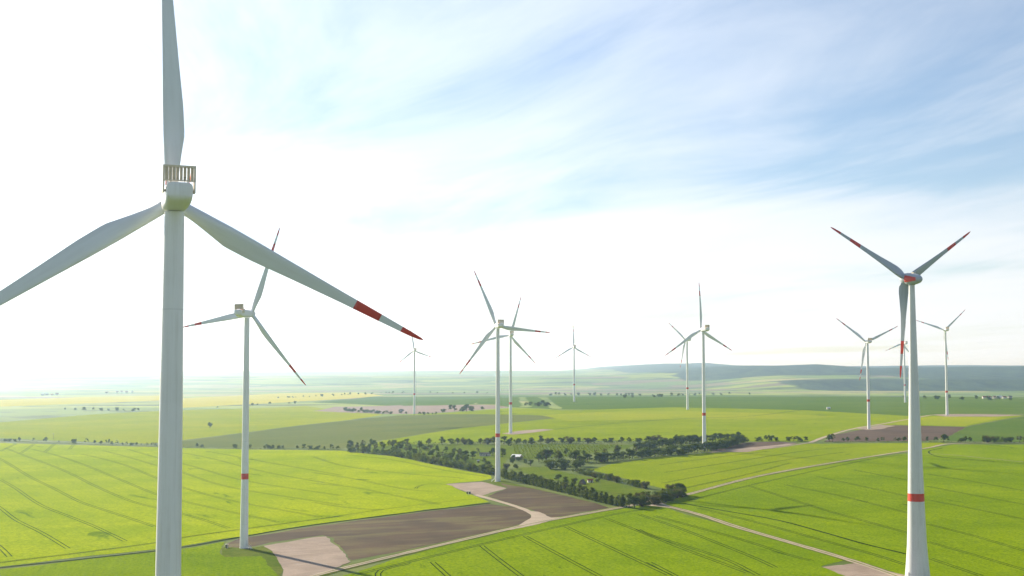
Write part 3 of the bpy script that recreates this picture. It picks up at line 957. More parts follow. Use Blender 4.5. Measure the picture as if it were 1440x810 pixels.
def turbine(base, hubh, yaw, phase, Rt, label, stair=None, band_h=40.0, wide=1.0, detail=True):
    t = empty('wind_turbine', base)
    tag(t, label, 'wind turbine', 'white wind turbines with a red band on the tower')
    # tower: hub centre sits 2.6 m above the tower top and 4.6 m in front of its axis
    top = hubh - 2.55
    prof = [(0.0, 2.55), (0.35, 2.55), (0.36, 2.42), (12, 2.32), (30, 2.17), (60, 1.98), (95, 1.78), (120, 1.62), (top - 0.6, 1.52), (top, 1.56)]

    def rad(h):
        return wide * float(np.interp(h, [q[0] for q in prof], [q[1] for q in prof]))
    V, Fc = loft([circle_ring(rad(h), h, 48) for h, _ in prof])
    tw = mesh_obj('tower', V, Fc, M_WHITE, t, True)
    tw.data.set_sharp_from_angle(angle=R_(40))
    V, Fc = band(band_h, band_h + 3.4, rad(band_h) + 0.015, rad(band_h + 3.4) + 0.015, M_RED)
    mesh_obj('red_band', V, Fc, M_RED, tw, True)
    if detail:
        for h in (14.0, 34.0, 62.0, 116.0):
            V, Fc = band(h, h + 0.14, rad(h) + 0.02, rad(h) + 0.02, M_SEAM)
            mesh_obj('flange_seam', V, Fc, M_SEAM, tw, True)
        ft = mesh_obj('footing', *loft([circle_ring(wide * 3.3, -1.5, 40), circle_ring(wide * 3.3, 0.12, 40), circle_ring(wide * 2.5, 0.14, 40)]), M_CONC, t)
    if stair is not None:
        a = R_(stair)
        r = rad(2.5)
        dv = Vector((math.cos(a), math.sin(a), 0))
        put(shared('stair', STAIR, t), dv * (r + 0.35), (0, 0, a + math.pi / 2))
        dm = mesh_obj('door', *boxes([(0, 0, 1.1, 1.0, 0.16, 2.2)]), M_SEAM, t)
        put(dm, dv * (r - 0.04) + Vector((0, 0, 2.6)), (0, 0, a + math.pi / 2))
        mesh_obj('door_handle', *boxes([(0.38, 0.1, 1.1, 0.06, 0.05, 0.2)]), M_DARK, dm)
    yv = Vector((math.sin(R_(yaw)), math.cos(R_(yaw)), 0))
    hp = Vector((0, 0, hubh)) + yv * 4.6
    base_m = Matrix.Translation(hp) @ Matrix.Rotation(-R_(yaw), 4, 'Z')
    n = shared('nacelle', NAC, t)
    n.matrix_local = base_m
    shared('cooler_frame', COOLF, n)
    for k in range(npan):
        put(shared('radiator_panel', RADP, n), (-cw + 0.18 + pw * (k + 0.5), COOL_Y, (chh + cb0) / 2 - 0.12))
    for s in (-1, 1):
        put(shared('cooler_strut', BRACE, n), (s * 2.2, COOL_Y + 1.7, 3.2), (R_(-42), 0, 0))
    put(shared('roof_hatch', HATCH, n), (0, -7.2, 2.14))
    put(shared('roof_marking', MARK, n), (0, -9.4, 2.25))
    put(shared('wind_vane', VANE, n), (0.9, -13.3, 2.0))
    if detail:
        for y_, w_ in ((-5.2, 0), (-9.8, 0)):
            put(shared('panel_seam', RSEAM, n), (0, y_, 2.1))
    s = shared('spinner', SPIN, t)
    s.matrix_local = base_m @ Matrix.Rotation(R_(6), 4, 'X') @ Matrix.Rotation(R_(phase), 4, 'Y')
    add_blades(t, hp, yaw, phase, Rt / 56.0, BL_V)
    return t


def at_base(px, py):
    p = hit(px, py)
    return p


def hub_of(base, hub_py):
    """hub height above the ground for a turbine standing at base"""
    dr = ray(720, hub_py)
    return CAM_Z + dr.z / dr.y * base.y - base.z


TURB = [
    # base px, hub y, yaw, phase, R, stair, label
    ((343, 771), 441, 24, 22, 54.5, -35, 'white wind turbine with rotor turned right, on gravel pad in the left foreground field', True),
    ((700, 677), 458, -20, 96, 55.5, -160, 'white wind turbine standing between hedge and ploughed field at picture centre', True),
    ((718, 609.5), 471, -12, 16, 56.5, None, 'white wind turbine right behind the central turbine, on a small gravel pad', True),
    ((582.5, 582), 493, -14, 110, 47.5, None, 'small faint white wind turbine beside the distant pale brown field', False),
    ((807.5, 565), 488, -12, 118, 53.5, None, 'smallest faint white wind turbine alone on the dark green plateau', False),
    ((990.5, 633), 463.5, -28, 116, 56.0, None, 'white wind turbine at the end of the dark windbreak trees', True),
    ((967, 576), 478, -36, 66, 56.0, None, 'distant white wind turbine just left of the windbreak turbine', False),
    ((1222, 603.5), 480.5, -12, 66, 58.0, None, 'white wind turbine at the corner of the brown field on the right', True),
    ((1332, 584), 464, -8, 48, 55.0, None, 'rightmost white wind turbine, at the end of the yellow crop strip', True),
    ((1273, 566), 483, -28, 10, 54.0, None, 'far white wind turbine half hidden by the blade of the tapered turbine', False),
]
TB = []
for (bx, by), hy, yaw, ph, Rt, stv, lab, det in TURB:
    b = at_base(bx, by)
    TB.append(turbine(b, hub_of(b, hy), yaw, ph, Rt, lab, stv, detail=det))

# the big one in the left foreground
YAW1 = -20.5
hub1 = ray(246.5, 284)
hub1 = hub1 * (250.0 / hub1.y)
b1 = Vector((hub1.x - 4.6 * math.sin(R_(YAW1)), hub1.y - 4.6 * math.cos(R_(YAW1)), 0))
b1.x -= 0.6
b1.z = gz(b1.x, b1.y)
turbine(b1, CAM_Z + hub1.z - b1.z, YAW1, -3.2, 60.0, 'largest white wind turbine in the left foreground, seen from behind with cooler bank', None, wide=1.22)


def conical_turbine(base, hubh, yaw, phase):
    t = empty('wind_turbine', base)
    tag(t, 'wind turbine with egg shaped nacelle and broad tapering tower on the right', 'wind turbine')
    top = hubh - 2.9
    # radii read from the tower's outline
    prof = [(0, 6.35), (3, 6.0), (8, 5.55), (16, 4.95), (28, 4.45), (42, 4.05), (60, 3.55), (80, 2.95), (100, 2.4), (115, 2.05), (top - 6, 1.55), (top, 1.5)]

    def rad(h):
        return float(np.interp(h, [q[0] for q in prof], [q[1] for q in prof]))
    hs = sorted(set([q[0] for q in prof] + list(np.arange(4, top, 3.8))))
    hs = [h for h in hs if h <= top]
    V, Fc = loft([circle_ring(rad(h), h, 56) for h in hs])
    tw = mesh_obj('tower', V, Fc, M_ETOW, t, True)
    tw.data.set_sharp_from_angle(angle=R_(40))
    h0 = 39.0
    for a, b_, m, nm in ((h0, h0 + 4.0, M_RED, 'red_band'),):
        mesh_obj(nm, *loft([circle_ring(rad(a) + 0.02, a, 56), circle_ring(rad(b_) + 0.02, b_, 56)], cap=False), m, tw, True)
    for a, b_ in ((0.0, 1.6),):
        mesh_obj('green_base_band', *loft([circle_ring(rad(a) + 0.03, a, 56), circle_ring(rad(b_) + 0.03, b_, 56)], cap=False), M_GRNB, tw, True)
    for k in range(1, 24):
        a = k * 3.8
        mesh_obj('segment_joint', *loft([circle_ring(rad(a) + 0.012, a, 56), circle_ring(rad(a + 0.09) + 0.012, a + 0.09, 56)], cap=False), M_SEAM, tw, True)
    yv = Vector((math.sin(R_(yaw)), math.cos(R_(yaw)), 0))
    hp = Vector((0, 0, hubh)) + yv * 4.4
    bm_ = Matrix.Translation(hp) @ Matrix.Rotation(-R_(yaw), 4, 'Z') @ Matrix.Rotation(R_(4), 4, 'X')
    nprof = [(-11.9, 0.05), (-11.8, 0.7), (-11.2, 1.45), (-10.0, 2.15), (-8.3, 2.6), (-6.3, 2.95), (-4.2, 3.12), (-2.0, 3.15), (-1.9, 3.0)]
    sprof = [(-1.9, 3.0), (-1.7, 3.1), (0.0, 3.0), (1.4, 2.65), (2.7, 2.0), (3.6, 1.2), (3.9, 0.1)]

    def lathe(prof_, n=40, a0=0.0, a1=2 * math.pi, extra=0.0):
        rings = []
        full = abs(a1 - a0 - 2 * math.pi) < 1e-6
        for y, r in prof_:
            rings.append([((r + extra) * math.cos(a0 + (a1 - a0) * k / n), y, (r + extra) * math.sin(a0 + (a1 - a0) * k / n)) for k in range(n if full else n + 1)])
        return loft(rings, cap=full, closed=full)
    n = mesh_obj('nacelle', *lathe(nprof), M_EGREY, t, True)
    n.matrix_local = bm_
    for side in (0.0, math.pi):
        rings = []
        for i in range(15):
            y = -10.2 + 8.0 * i / 14
            r = float(np.interp(y, [q[0] for q in nprof], [q[1] for q in nprof])) + 0.03
            half = (0.36 + 0.26 * i / 14)
            rings.append([(r * math.cos(side + half * q), y, r * math.sin(side + half * q)) for q in np.linspace(-1, 1, 9)])
        mesh_obj('red_flash', *loft(rings, cap=False, closed=False), M_RED, n, True)
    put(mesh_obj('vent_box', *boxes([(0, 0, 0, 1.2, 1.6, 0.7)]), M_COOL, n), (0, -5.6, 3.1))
    mst = mesh_obj('wind_vane', *boxes([(0, 0, 0.6, 0.08, 0.08, 1.2), (0, 0, 1.2, 0.7, 0.06, 0.06)]), M_DARK, n)
    put(mst, (0, -8.4, 2.6))
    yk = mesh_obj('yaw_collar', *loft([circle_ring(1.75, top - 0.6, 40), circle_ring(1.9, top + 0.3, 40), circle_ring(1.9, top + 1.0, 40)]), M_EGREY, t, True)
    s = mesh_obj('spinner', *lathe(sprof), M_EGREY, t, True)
    s.matrix_local = bm_ @ Matrix.Rotation(R_(phase), 4, 'Y')
    mesh_obj('spinner_gap', *lathe([(-1.96, 3.06), (-1.86, 3.06)], extra=0.02), M_DARK, s)
    add_blades(t, hp, yaw, phase, 52.0 / 50.5, BL_E, tilt=4, cone=2)
    dm = mesh_obj('door', *boxes([(0, 0, 1.6, 1.6, 0.3, 3.0)]), M_SEAM, t)
    put(dm, (6.1 * math.cos(R_(200)), 6.1 * math.sin(R_(200)), 0.3), (0, 0, R_(290)))
    return t


be = hit(1290.5, 813)
conical_turbine(be, hub_of(be, 391.5), -22, 59)

# ------------------------------------------------------------------ trees


def leaf_cloud(lobes, count, size, rng, squash=0.9):
    """leaf clumps: small tilted quads spread through and over lobes (x,y,z,r)"""
    V, Fc = [], []
    wts = [l[3] ** 2 for l in lobes]
    for _ in range(count):
        l = rng.choices(lobes, wts)[0]
        u = Vector((rng.gauss(0, 1), rng.gauss(0, 1), rng.gauss(0, 1))).normalized()
        rr = l[3] * (rng.random() ** 0.42) * rng.uniform(0.85, 1.12)
        c = Vector((l[0], l[1], l[2])) + Vector((u.x * rr, u.y * rr, u.z * rr * squash))
        nrm = (u + Vector((rng.uniform(-.7, .7), rng.uniform(-.7, .7), rng.uniform(-.4, .8)))).normalized()
        a = nrm.orthogonal().normalized()
        a = (Matrix.Rotation(rng.uniform(0, 6.28), 3, nrm) @ a)
        b_ = nrm.cross(a)
        s = size * rng.uniform(0.6, 1.35)
        i = len(V)
        V += [tuple(c + a * s * 0.6), tuple(c + b_ * s * 0.45 + nrm * s * 0.12), tuple(c - a * s * 0.6), tuple(c - b_ * s * 0.45 + nrm * s * 0.12)]
        Fc.append((i, i + 1, i + 2, i + 3))
    return V, Fc


def limb(V, Fc, p0, p1, r0, r1, n=6):
    p0, p1 = Vector(p0), Vector(p1)
    ax = (p1 - p0).normalized()
    a = ax.orthogonal().normalized()
    b_ = ax.cross(a)
    i = len(V)
    for p, r in ((p0, r0), (p1, r1)):
        for k in range(n):
            t = 2 * math.pi * k / n
            V.append(tuple(p + a * math.cos(t) * r + b_ * math.sin(t) * r))
    for k in range(n):
        Fc.append((i + k, i + (k + 1) % n, i + n + (k + 1) % n, i + n + k))


def tree_template(kind, seed, leaf):
    """unit-height tree meshes (height = 1 after scaling by 1/10): trunk mesh, crown mesh; drawn at 10 m"""
    rng = random.Random(seed)
    lobes, V, Fc = [], [], []
    if kind == 'round':
        th = rng.uniform(1.6, 2.4)
        limb(V, Fc, (0, 0, -0.4), (0.1, 0, th), 0.30, 0.22, 8)
        limb(V, Fc, (0.1, 0, th), (rng.uniform(-.3, .3), rng.uniform(-.3, .3), 7.2), 0.22, 0.06)
        for k in range(15):
            a = k * 2.4 + rng.uniform(-.5, .5)
            z = rng.uniform(2.8, 9.0)
            out = rng.uniform(1.2, 2.9) * (1 - ((z - 5.0) / 5.2) ** 2)
            e = (math.cos(a) * out, math.sin(a) * out, z)
            limb(V, Fc, (0.1, 0, rng.uniform(th, min(z, 5.5))), e, 0.12, 0.03, 5)
            lobes.append((*e, rng.uniform(0.7, 1.75)))
        lobes.append((0, 0, 8.2, 1.5))
        cnt, sz = 1500, 0.60
    elif kind == 'poplar':
        limb(V, Fc, (0, 0, -0.4), (0, 0, 8.8), 0.24, 0.04, 8)
        for k in range(9):
            z = 1.4 + k * 0.92
            rr = 1.35 * math.sin(math.pi * min(1, (z + 0.6) / 10.6)) + 0.35
            a = k * 2.2
            e = (math.cos(a) * 0.45, math.sin(a) * 0.45, z)
            limb(V, Fc, (0, 0, z - 0.5), (e[0] * 2, e[1] * 2, z + 0.4), 0.07, 0.02, 5)
            lobes.append((*e, rr * rng.uniform(0.85, 1.1)))
        cnt, sz = 1000, 0.62
    elif kind == 'bush':
        for k in range(15):
            a = k * 2.4
            e = (math.cos(a) * rng.uniform(0.8, 3.9), math.sin(a) * rng.uniform(0.8, 3.9), rng.uniform(1.8, 8.6))
            limb(V, Fc, (0, 0, -0.3), e, 0.18, 0.04, 5)
            lobes.append((*e, rng.uniform(0.9, 2.3)))
        lobes.append((0, 0, 5.2, 2.4))
        cnt, sz = 1400, 0.68
    else:  # 'sparse': open spring crown
        th = 2.2
        limb(V, Fc, (0, 0, -0.4), (0, 0.1, th), 0.26, 0.2, 8)
        limb(V, Fc, (0, 0.1, th), (0.3, 0.2, 8.2), 0.2, 0.05)
        for k in range(11):
            a = k * 2.1 + rng.uniform(-.3, .3)
            z = rng.uniform(3.6, 9.0)
            out = rng.uniform(1.6, 3.2) * (1 - ((z - 5.4) / 5.6) ** 2)
            e = (math.cos(a) * out, math.sin(a) * out, z)
            limb(V, Fc, (0, 0.1, rng.uniform(th, 5)), e, 0.10, 0.025, 5)
            lobes.append((*e, rng.uniform(0.7, 1.2)))
        cnt, sz = 900, 0.55
    tm = mesh_of('trunk', (V, Fc), M_BARK)
    cv = leaf_cloud(lobes, cnt, sz, rng)
    cm = mesh_of('crown', cv, leaf)
    return tm, cm, cv


TT = {}
for nm, kd, lf, k in (('round', 'round', M_LEAF, 4), ('dark', 'round', M_LEAFD, 4), ('poplar', 'poplar', M_LEAFD, 4), ('poplarl', 'poplar', M_LEAF, 3),
                      ('bush', 'bush', M_LEAFD, 3), ('bushl', 'bush', M_LEAF, 3), ('bushb', 'bush', M_LEAFB, 2), ('sparse', 'sparse', M_LEAFB, 3), ('light', 'round', M_LEAFL, 3)):
    TT[nm] = [tree_template(kd, hash_ + k * 31, lf) for hash_ in range(sum(map(ord, nm)), sum(map(ord, nm)) + k)]

TREES = []   # (pos, height, kind, name, label, group)


def row(pts, spacing, hts, kinds, label, group, jit=0.25, name='tree', lat=1.2, skip=0.0):
    L = smooth_line(g(pts), 2.0)
    acc, nxt = 0.0, 0.0
    for i in range(1, len(L)):
        acc += (L[i] - L[i - 1]).length
        if acc >= nxt:
            nxt = acc + spacing * random.uniform(1 - jit, 1 + jit)
            if random.random() < skip:
                continue
            p = L[i] + Vector((random.uniform(-lat, lat), random.uniform(-lat, lat)))
            TREES.append((Vector((p.x, p.y, gz(p.x, p.y) - 0.05)), random.uniform(*hts), random.choice(kinds), name, label, group))


def spot(px, py, h, kind, label, group=None, name='tree'):
    p = hit(px, py)
    TREES.append((p, h, kind, name, label, group))


# poplar-like row along the right ploughed field
row([(706, 672), (742, 681), (800, 695), (850, 708), (884, 714.5)], 6.8, (7.5, 10.5), ['poplar', 'poplarl', 'poplarl', 'round'], 'narrow dark green tree in the close row along the right ploughed field', 'row of narrow trees along the right ploughed field', 0.12, lat=0.6)
row([(890, 714), (915, 710), (950, 701), (957, 696)], 6.0, (6, 9.5), ['bush', 'dark', 'bushb'], 'dark bushy tree in the thicket at the track junction', 'thicket at the track junction', lat=3, name='bushy_tree')
row([(893, 708), (925, 702), (948, 695)], 7.0, (6, 8.5), ['bush', 'bushb', 'sparse'], 'dark bushy tree in the thicket at the track junction', 'thicket at the track junction', lat=3, name='bushy_tree')
# long hedge along the left crop field
row([(489, 636), (553, 641), (604, 651), (636, 657.5), (697, 669)], 7.2, (6, 9), ['round', 'dark', 'poplarl', 'bushl', 'bushl', 'light', 'bushb'], 'green tree in the long hedge edging the left crop field', 'long hedge along the left crop field', lat=2.5)
row([(640, 656), (668, 661), (697, 667)], 6.0, (6, 8), ['poplarl', 'bushl'], 'green tree in the long hedge edging the left crop field', 'long hedge along the left crop field', lat=2)
row([(500, 632), (560, 634), (610, 642), (640, 650)], 11, (6, 9), ['round', 'sparse', 'light', 'bushl', 'round'], 'loose tree in the rough orchard behind the long hedge', 'trees in the rough orchard', lat=7)
row([(520, 628), (580, 630), (640, 640), (670, 652)], 14, (6, 9.5), ['round', 'sparse', 'bushl', 'light'], 'loose tree in the rough orchard behind the long hedge', 'trees in the rough orchard', lat=9)
# upper hedge
row([(487, 631), (530, 627), (580, 626.5), (640, 625.5)], 13, (7, 10.5), ['round', 'dark', 'sparse'], 'tree in the upper hedge below the olive field', 'upper hedge left of the central turbine', lat=4)
row([(640, 625), (720, 624.5), (795, 623.5), (895, 623), (975, 622.5)], 9, (6, 10), ['round', 'dark', 'bush', 'bushb'], 'dark tree in the straight upper hedge above the orchard', 'upper hedge above the orchard', lat=3)
# double windbreak towards the turbine
row([(843, 650.5), (900, 644), (985, 636.8), (1020, 630), (1045, 622.5)], 6.2, (8, 11.5), ['dark', 'bush', 'dark'], 'dense dark tree in the front windbreak row', 'front row of the windbreak', lat=1.5)
row([(893, 634), (930, 629), (985, 622.5), (1040, 618)], 8.0, (8, 11), ['dark', 'bush'], 'dense dark tree in the rear windbreak row', 'rear row of the windbreak', lat=1.5)
# copse in the middle
row([(757, 650), (790, 647), (830, 651), (850, 648)], 8, (8, 11), ['dark', 'round', 'bush', 'sparse'], 'dark tree in the copse above the paddock', 'copse above the paddock', lat=5)
row([(778, 659), (800, 660), (822, 655)], 7, (8, 11.5), ['dark', 'round', 'bush'], 'dark tree in the copse above the paddock', 'copse above the paddock', lat=5)
row([(765, 645), (800, 641), (845, 641), (890, 636)], 11, (6, 9), ['round', 'sparse', 'dark'], 'dark tree in the copse above the paddock', 'copse above the paddock', lat=5)
# scrub line right of the paddock
row([(806, 664), (840, 672), (880, 681), (912, 688)], 6.5, (3.5, 6.5), ['bushb', 'bush', 'sparse', 'bushl'], 'low scrubby bush in the line between paddock and bright field', 'scrub line beside the paddock', lat=2.0, name='bush')
# farmstead
for (px, py, h, kd, lb) in ((634, 648, 9, 'light', 'bright fresh green tree in front of the rough orchard'), (655, 645, 9.5, 'dark', 'broad dark tree left of the long shed'), (665, 646, 9, 'dark', 'dark tree right next to the long shed'),
                            (672, 641, 8, 'sparse', 'bare brownish tree in front of the long shed'), (693, 641, 8.5, 'dark', 'dark round tree just left of the central tower'), (707, 643, 9, 'round', 'green tree between central tower and white roofed barn'),
                            (722, 648, 6, 'round', 'small tree in front of the white roofed barn'), (730, 648, 5, 'bush', 'bush at the right corner of the white roofed barn'), (739, 654, 6, 'dark', 'dark tree right of the barn beside the paddock'),
                            (746, 655, 7.5, 'dark', 'taller dark tree at the paddock corner'), (716, 629, 7, 'sparse', 'sparse tree on the orchard edge behind the barn'), (738, 627, 7, 'sparse', 'second sparse tree on the orchard edge behind the barn'),
                            (795, 682, 8, 'round', 'larger tree beside the dark gabled hut'), (808, 683, 7.5, 'round', 'round tree touching the dark gabled hut'), (785, 676, 7, 'dark', 'dark tree left of the gabled hut'),
                            (720, 652, 5.5, 'bushb', 'brownish bush right of the central tower'), (712, 660, 6, 'bushb', 'brownish bush behind the tree row by the central tower'), (840, 678, 4, 'bushb', 'reddish brown bush beside the little shed'),
                            (686, 655, 6, 'bushl', 'light bush left of the central tower'), (725, 660, 5, 'bushl', 'light bush at the near paddock corner')):
    spot(px, py, h, kd, lb)
# treeline along the left lane
for px in (2, 8, 14, 21, 27, 47, 64, 83, 104, 122, 133, 142, 152, 157, 165, 172, 178, 185, 192, 199, 207, 214, 219):
    spot(px, 620.3 + px * 0.034, random.uniform(4, 8), random.choice(['round', 'sparse', 'bushb', 'sparse']), 'small spring tree in the thin line along the left lane', 'trees along the left lane')
for px in (277, 284, 330, 352, 372, 378, 384, 392, 398, 418, 428, 437, 446, 456, 466, 475):
    spot(px, 629.8 + (px - 256) * 0.012, random.uniform(4, 7), random.choice(['round', 'dark', 'bush']), 'small tree in the lane row below the olive field', 'lane row below the olive field')
# right treeline
for px in (1067, 1077, 1083, 1092, 1108, 1116, 1124, 1133):
    spot(px, 620.5, random.uniform(5, 8), random.choice(['sparse', 'round', 'bush']), 'small tree in the line left of the brown field', 'treeline left of the brown field')
for px, h in ((1166, 9), (1171, 9.5), (1186, 6), (1192, 6), (1206, 6.5), (1219, 5.5), (1235, 6), (1241, 6.5), (1259, 6), (1264, 7), (1272, 7.5), (1304, 6), (1316, 6.5), (1327, 8.5), (1331, 7)):
    spot(px, 621.5, h, random.choice(['round', 'dark', 'sparse']), 'tree in the line along the near edge of the brown field', 'treeline in front of the brown field')
for px, h in ((1352, 7), (1358, 8), (1364, 7), (1384, 9), (1389, 10), (1400, 7), (1407, 6), (1413, 7), (1421, 7), (1434, 8.5), (1445, 8), (1462, 7)):
    spot(px, 622.3, h, random.choice(['round', 'sparse', 'bushb']), 'tree in the line at the right edge beside the dark green field', 'treeline at the right edge')
spot(295, 602, 11, 'round', 'solitary round tree in the pale left field', None, 'lone_tree')
# distant clumps
for px, py, h in ((564, 582, 13), (571, 583, 7), (590, 583.5, 6), (596, 583.5, 6), (602, 583.5, 6), (608, 583.5, 6), (613, 583.5, 6), (624, 580, 8), (633, 578.5, 12), (639, 578.5, 13), (651, 578.5, 13), (656, 578.5, 15), (662, 578.5, 12), (678, 575.5, 7)):
    spot(px, py, h, random.choice(['dark', 'bush', 'round']), 'distant tree near the faint turbine by the pale brown field', 'distant trees by the pale brown field')
for px, py, h in ((740, 571, 8), (746, 571, 9), (752, 571, 8), (757, 571.5, 10), (763, 571.5, 12), (768, 571.5, 10), (772, 571.5, 8)):
    spot(px, py, h, random.choice(['dark', 'bush']), 'distant tree in the small clump on the far green field', 'clump on the far green field')
row([(484, 578), (500, 579.5), (530, 581.5), (553, 582.5)], 20, (6, 10), ['dark', 'bush'], 'distant hedge tree left of the faint turbine', 'distant hedge left of the faint turbine')
row([(771, 556.2), (830, 556.2), (900, 556.5)], 22, (9, 13), ['dark', 'bush'], 'far tree in the dark hedge on the plateau edge', 'far hedge on the plateau edge', jit=0.8, lat=12)
row([(842, 559.5), (890, 559.5), (952, 558)], 38, (8, 12), ['dark', 'bush'], 'far tree in the broken hedge on the plateau', 'broken far hedge on the plateau', skip=0.3, jit=0.9, lat=15)
row([(960, 556.5), (1000, 555.5), (1060, 555)], 45, (8, 12), ['dark', 'bush'], 'far tree on the plateau behind the windbreak turbine', 'far trees behind the windbreak turbine', skip=0.3)
row([(1270, 561), (1340, 562), (1420, 563.5)], 30, (8, 12), ['dark', 'bush'], 'far tree in the dark strip at the right plateau edge', 'far hedge at the right plateau edge')
row([(90, 577), (120, 577), (170, 578), (200, 578.5)], 26, (5, 10), ['dark', 'bush'], 'hazy tree in the far row on the left plain', 'hazy tree row on the left plain')
row([(255, 577), (300, 573.5), (380, 569), (440, 566)], 150, (4, 8), ['dark', 'bush'], 'hazy scattered tree on the far left fields', 'hazy scattered trees far left', jit=0.9, lat=40)
row([(400, 560), (480, 556), (560, 553), (640, 553), (700, 553)], 40, (5, 10), ['dark', 'bush'], 'hazy tree in the far line at the valley edge', 'hazy line at the valley edge', jit=0.95, lat=30)


def app_size(tr):
    return tr[1] / max(1.0, tr[0].y)


ORD = ['first', 'second', 'third', 'fourth', 'fifth', 'sixth', 'seventh', 'eighth', 'ninth', 'tenth', 'eleventh', 'twelfth', 'thirteenth', 'fourteenth', 'fifteenth', 'sixteenth', 'seventeenth', 'eighteenth', 'nineteenth']
ORD += ['twentieth'] + ['twenty-' + q for q in ORD[:9]] + ['thirtieth'] + ['thirty-' + q for q in ORD[:9]] + ['fortieth'] + ['forty-' + q for q in ORD[:9]]
COUNTED = {'front row of the windbreak': ('', 'dense dark tree, %s from the left, in the front windbreak row'),
           'rear row of the windbreak': ('', 'dense dark tree, %s from the left, in the rear windbreak row'),
           'upper hedge above the orchard': ('', 'dark tree, %s from the left, in the straight hedge above the orchard'),
           'row of narrow trees along the right ploughed field': ('central tower', 'narrow dark tree, %s from the central tower, in the row along the ploughed field'),
           'trees along the left lane': ('', 'small spring tree, %s from the left edge, in the thin line along the left lane'),
           'lane row below the olive field': ('', 'small tree, %s from the left, in the lane row below the olive field'),
           'treeline left of the brown field': ('', 'small tree, %s from the left, in the line left of the brown field'),
           'treeline in front of the brown field': ('', 'tree, %s from the left, in the line along the near edge of the brown field'),
           'treeline at the right edge': ('', 'tree, %s from the left, in the line at the right edge'),
           'distant trees by the pale brown field': ('', 'distant tree, %s from the left, near the faint turbine by the pale brown field'),
           'clump on the far green field': ('', 'distant tree, %s from the left, in the small clump on the far green field')}
for grp_, (_, fmt) in COUNTED.items():
    idx = sorted((i for i, t_ in enumerate(TREES) if t_[5] == grp_), key=lambda i: TREES[i][0].x / TREES[i][0].y)
    for n_, i in enumerate(idx):
        t_ = TREES[i]
        TREES[i] = t_[:4] + (fmt % ORD[n_], grp_)
TREES.sort(key=app_size, reverse=True)
random.seed(21)
merged = {}
for i, (p, h, kd, nm, lab, grp) in enumerate(TREES):
    tm, cm, cv = random.choice(TT[kd])
    rz = random.uniform(0, 6.28)
    sx = h / 10.0 * (random.uniform(1.55, 2.0) if kd.startswith('pop') else random.uniform(1.3, 1.75) if kd.startswith('bush') or kd == 'dark' else random.uniform(1.0, 1.45))
    sz = h / 10.0 * random.uniform(0.85, 1.2)
    if i < 300:
        t = empty(nm, p, rz)
        t.scale = (sx, sx, sz)
        tag(t, lab, 'bush' if nm == 'bush' else 'tree', grp)
        shared('trunk', tm, t)
        shared('crown', cm, t)
    else:
        V, Fc = merged.setdefault('far', ([], []))
        mtx = Matrix.Translation(p) @ Matrix.Rotation(rz, 4, 'Z') @ Matrix.Diagonal((sx, sx, sz, 1))
        b_ = len(V)
        V += [tuple(mtx @ Vector(v)) for v in cv[0]]
        Fc += [tuple(b_ + k for k in f) for f in cv[1]]
print('TREES', len(TREES))
if 'far' in merged:
    o = mesh_obj('far_trees', *merged['far'], M_LEAFD)
    tag(o, 'far hedge trees fading into the haze', 'trees', None, 'stuff')


def scrub(name, lines, wid, h, dens, size, mat, label, cat, seed=3):
    """ground scrub along lines: leaf clumps nobody could count"""
    rng = random.Random(seed)
    V, Fc = [], []
    for pts in lines:
        L = smooth_line(g(pts), 3.0)
        for i in range(len(L) - 1):
            hh = h * (0.6 + 0.8 * abs(mnoise.noise(Vector((L[i].x / 12, L[i].y / 12, 2)))))
            for _ in range(dens):
                p = L[i].lerp(L[i + 1], rng.random()) + Vector((rng.uniform(-wid, wid), rng.uniform(-wid, wid)))
                z = gz(p.x, p.y) + hh * rng.random() ** 0.8
                nrm = Vector((rng.uniform(-1, 1), rng.uniform(-1, 1), rng.uniform(0.1, 1))).normalized()
                a = nrm.orthogonal().normalized()
                b_ = nrm.cross(a)
                s = size * rng.uniform(0.6, 1.4)
                c = Vector((p.x, p.y, z))
                k = len(V)
                V += [tuple(c + a * s * .6), tuple(c + b_ * s * .5), tuple(c - a * s * .6), tuple(c - b_ * s * .5)]
                Fc.append((k, k + 1, k + 2, k + 3))
    o = mesh_obj(name, V, Fc, mat)
    tag(o, label, cat, None, 'stuff')
    return o


scrub('hedge_scrub', [[(489, 636), (553, 641), (604, 651), (636, 657.5), (697, 669)]], 2.2, 3.2, 12, 0.8, M_LEAF, 'dense green undergrowth at the foot of the long left hedge', 'undergrowth', 3)
scrub('hedge_scrub', [[(706, 672), (742, 681), (800, 695), (850, 708), (884, 714.5)], [(843, 650.5), (900, 644), (985, 636.8), (1045, 622.5)], [(893, 634), (930, 629), (985, 622.5), (1040, 618)]],
      2.0, 3.2, 12, 0.8, M_LEAFD, 'dense dark undergrowth at the foot of the windbreak rows', 'undergrowth', 6)
scrub('hedge_scrub', [[(640, 625), (720, 624.5), (795, 623.5), (895, 623), (975, 622.5)], [(487, 631), (530, 627.5), (580, 627), (640, 625.5)], [(757, 652), (800, 653), (845, 652)], [(890, 712), (925, 706), (955, 697)],
                      [(806, 664), (840, 672), (880, 681), (912, 688)]],
      2.0, 6.0, 22, 0.75, M_LEAFD, 'dark scrub along the upper hedge and the copse', 'scrub', 4)
scrub('lane_scrub', [[(-60, 619), (0, 620.5), (222, 628)], [(256, 629.5), (480, 633)], [(1060, 620.5), (1140, 621)], [(1160, 621.5), (1340, 622)], [(1345, 622.3), (1480, 623)]],
      1.8, 1.8, 8, 0.7, M_LEAFD, 'low dark scrub under the lane trees', 'scrub', 5)


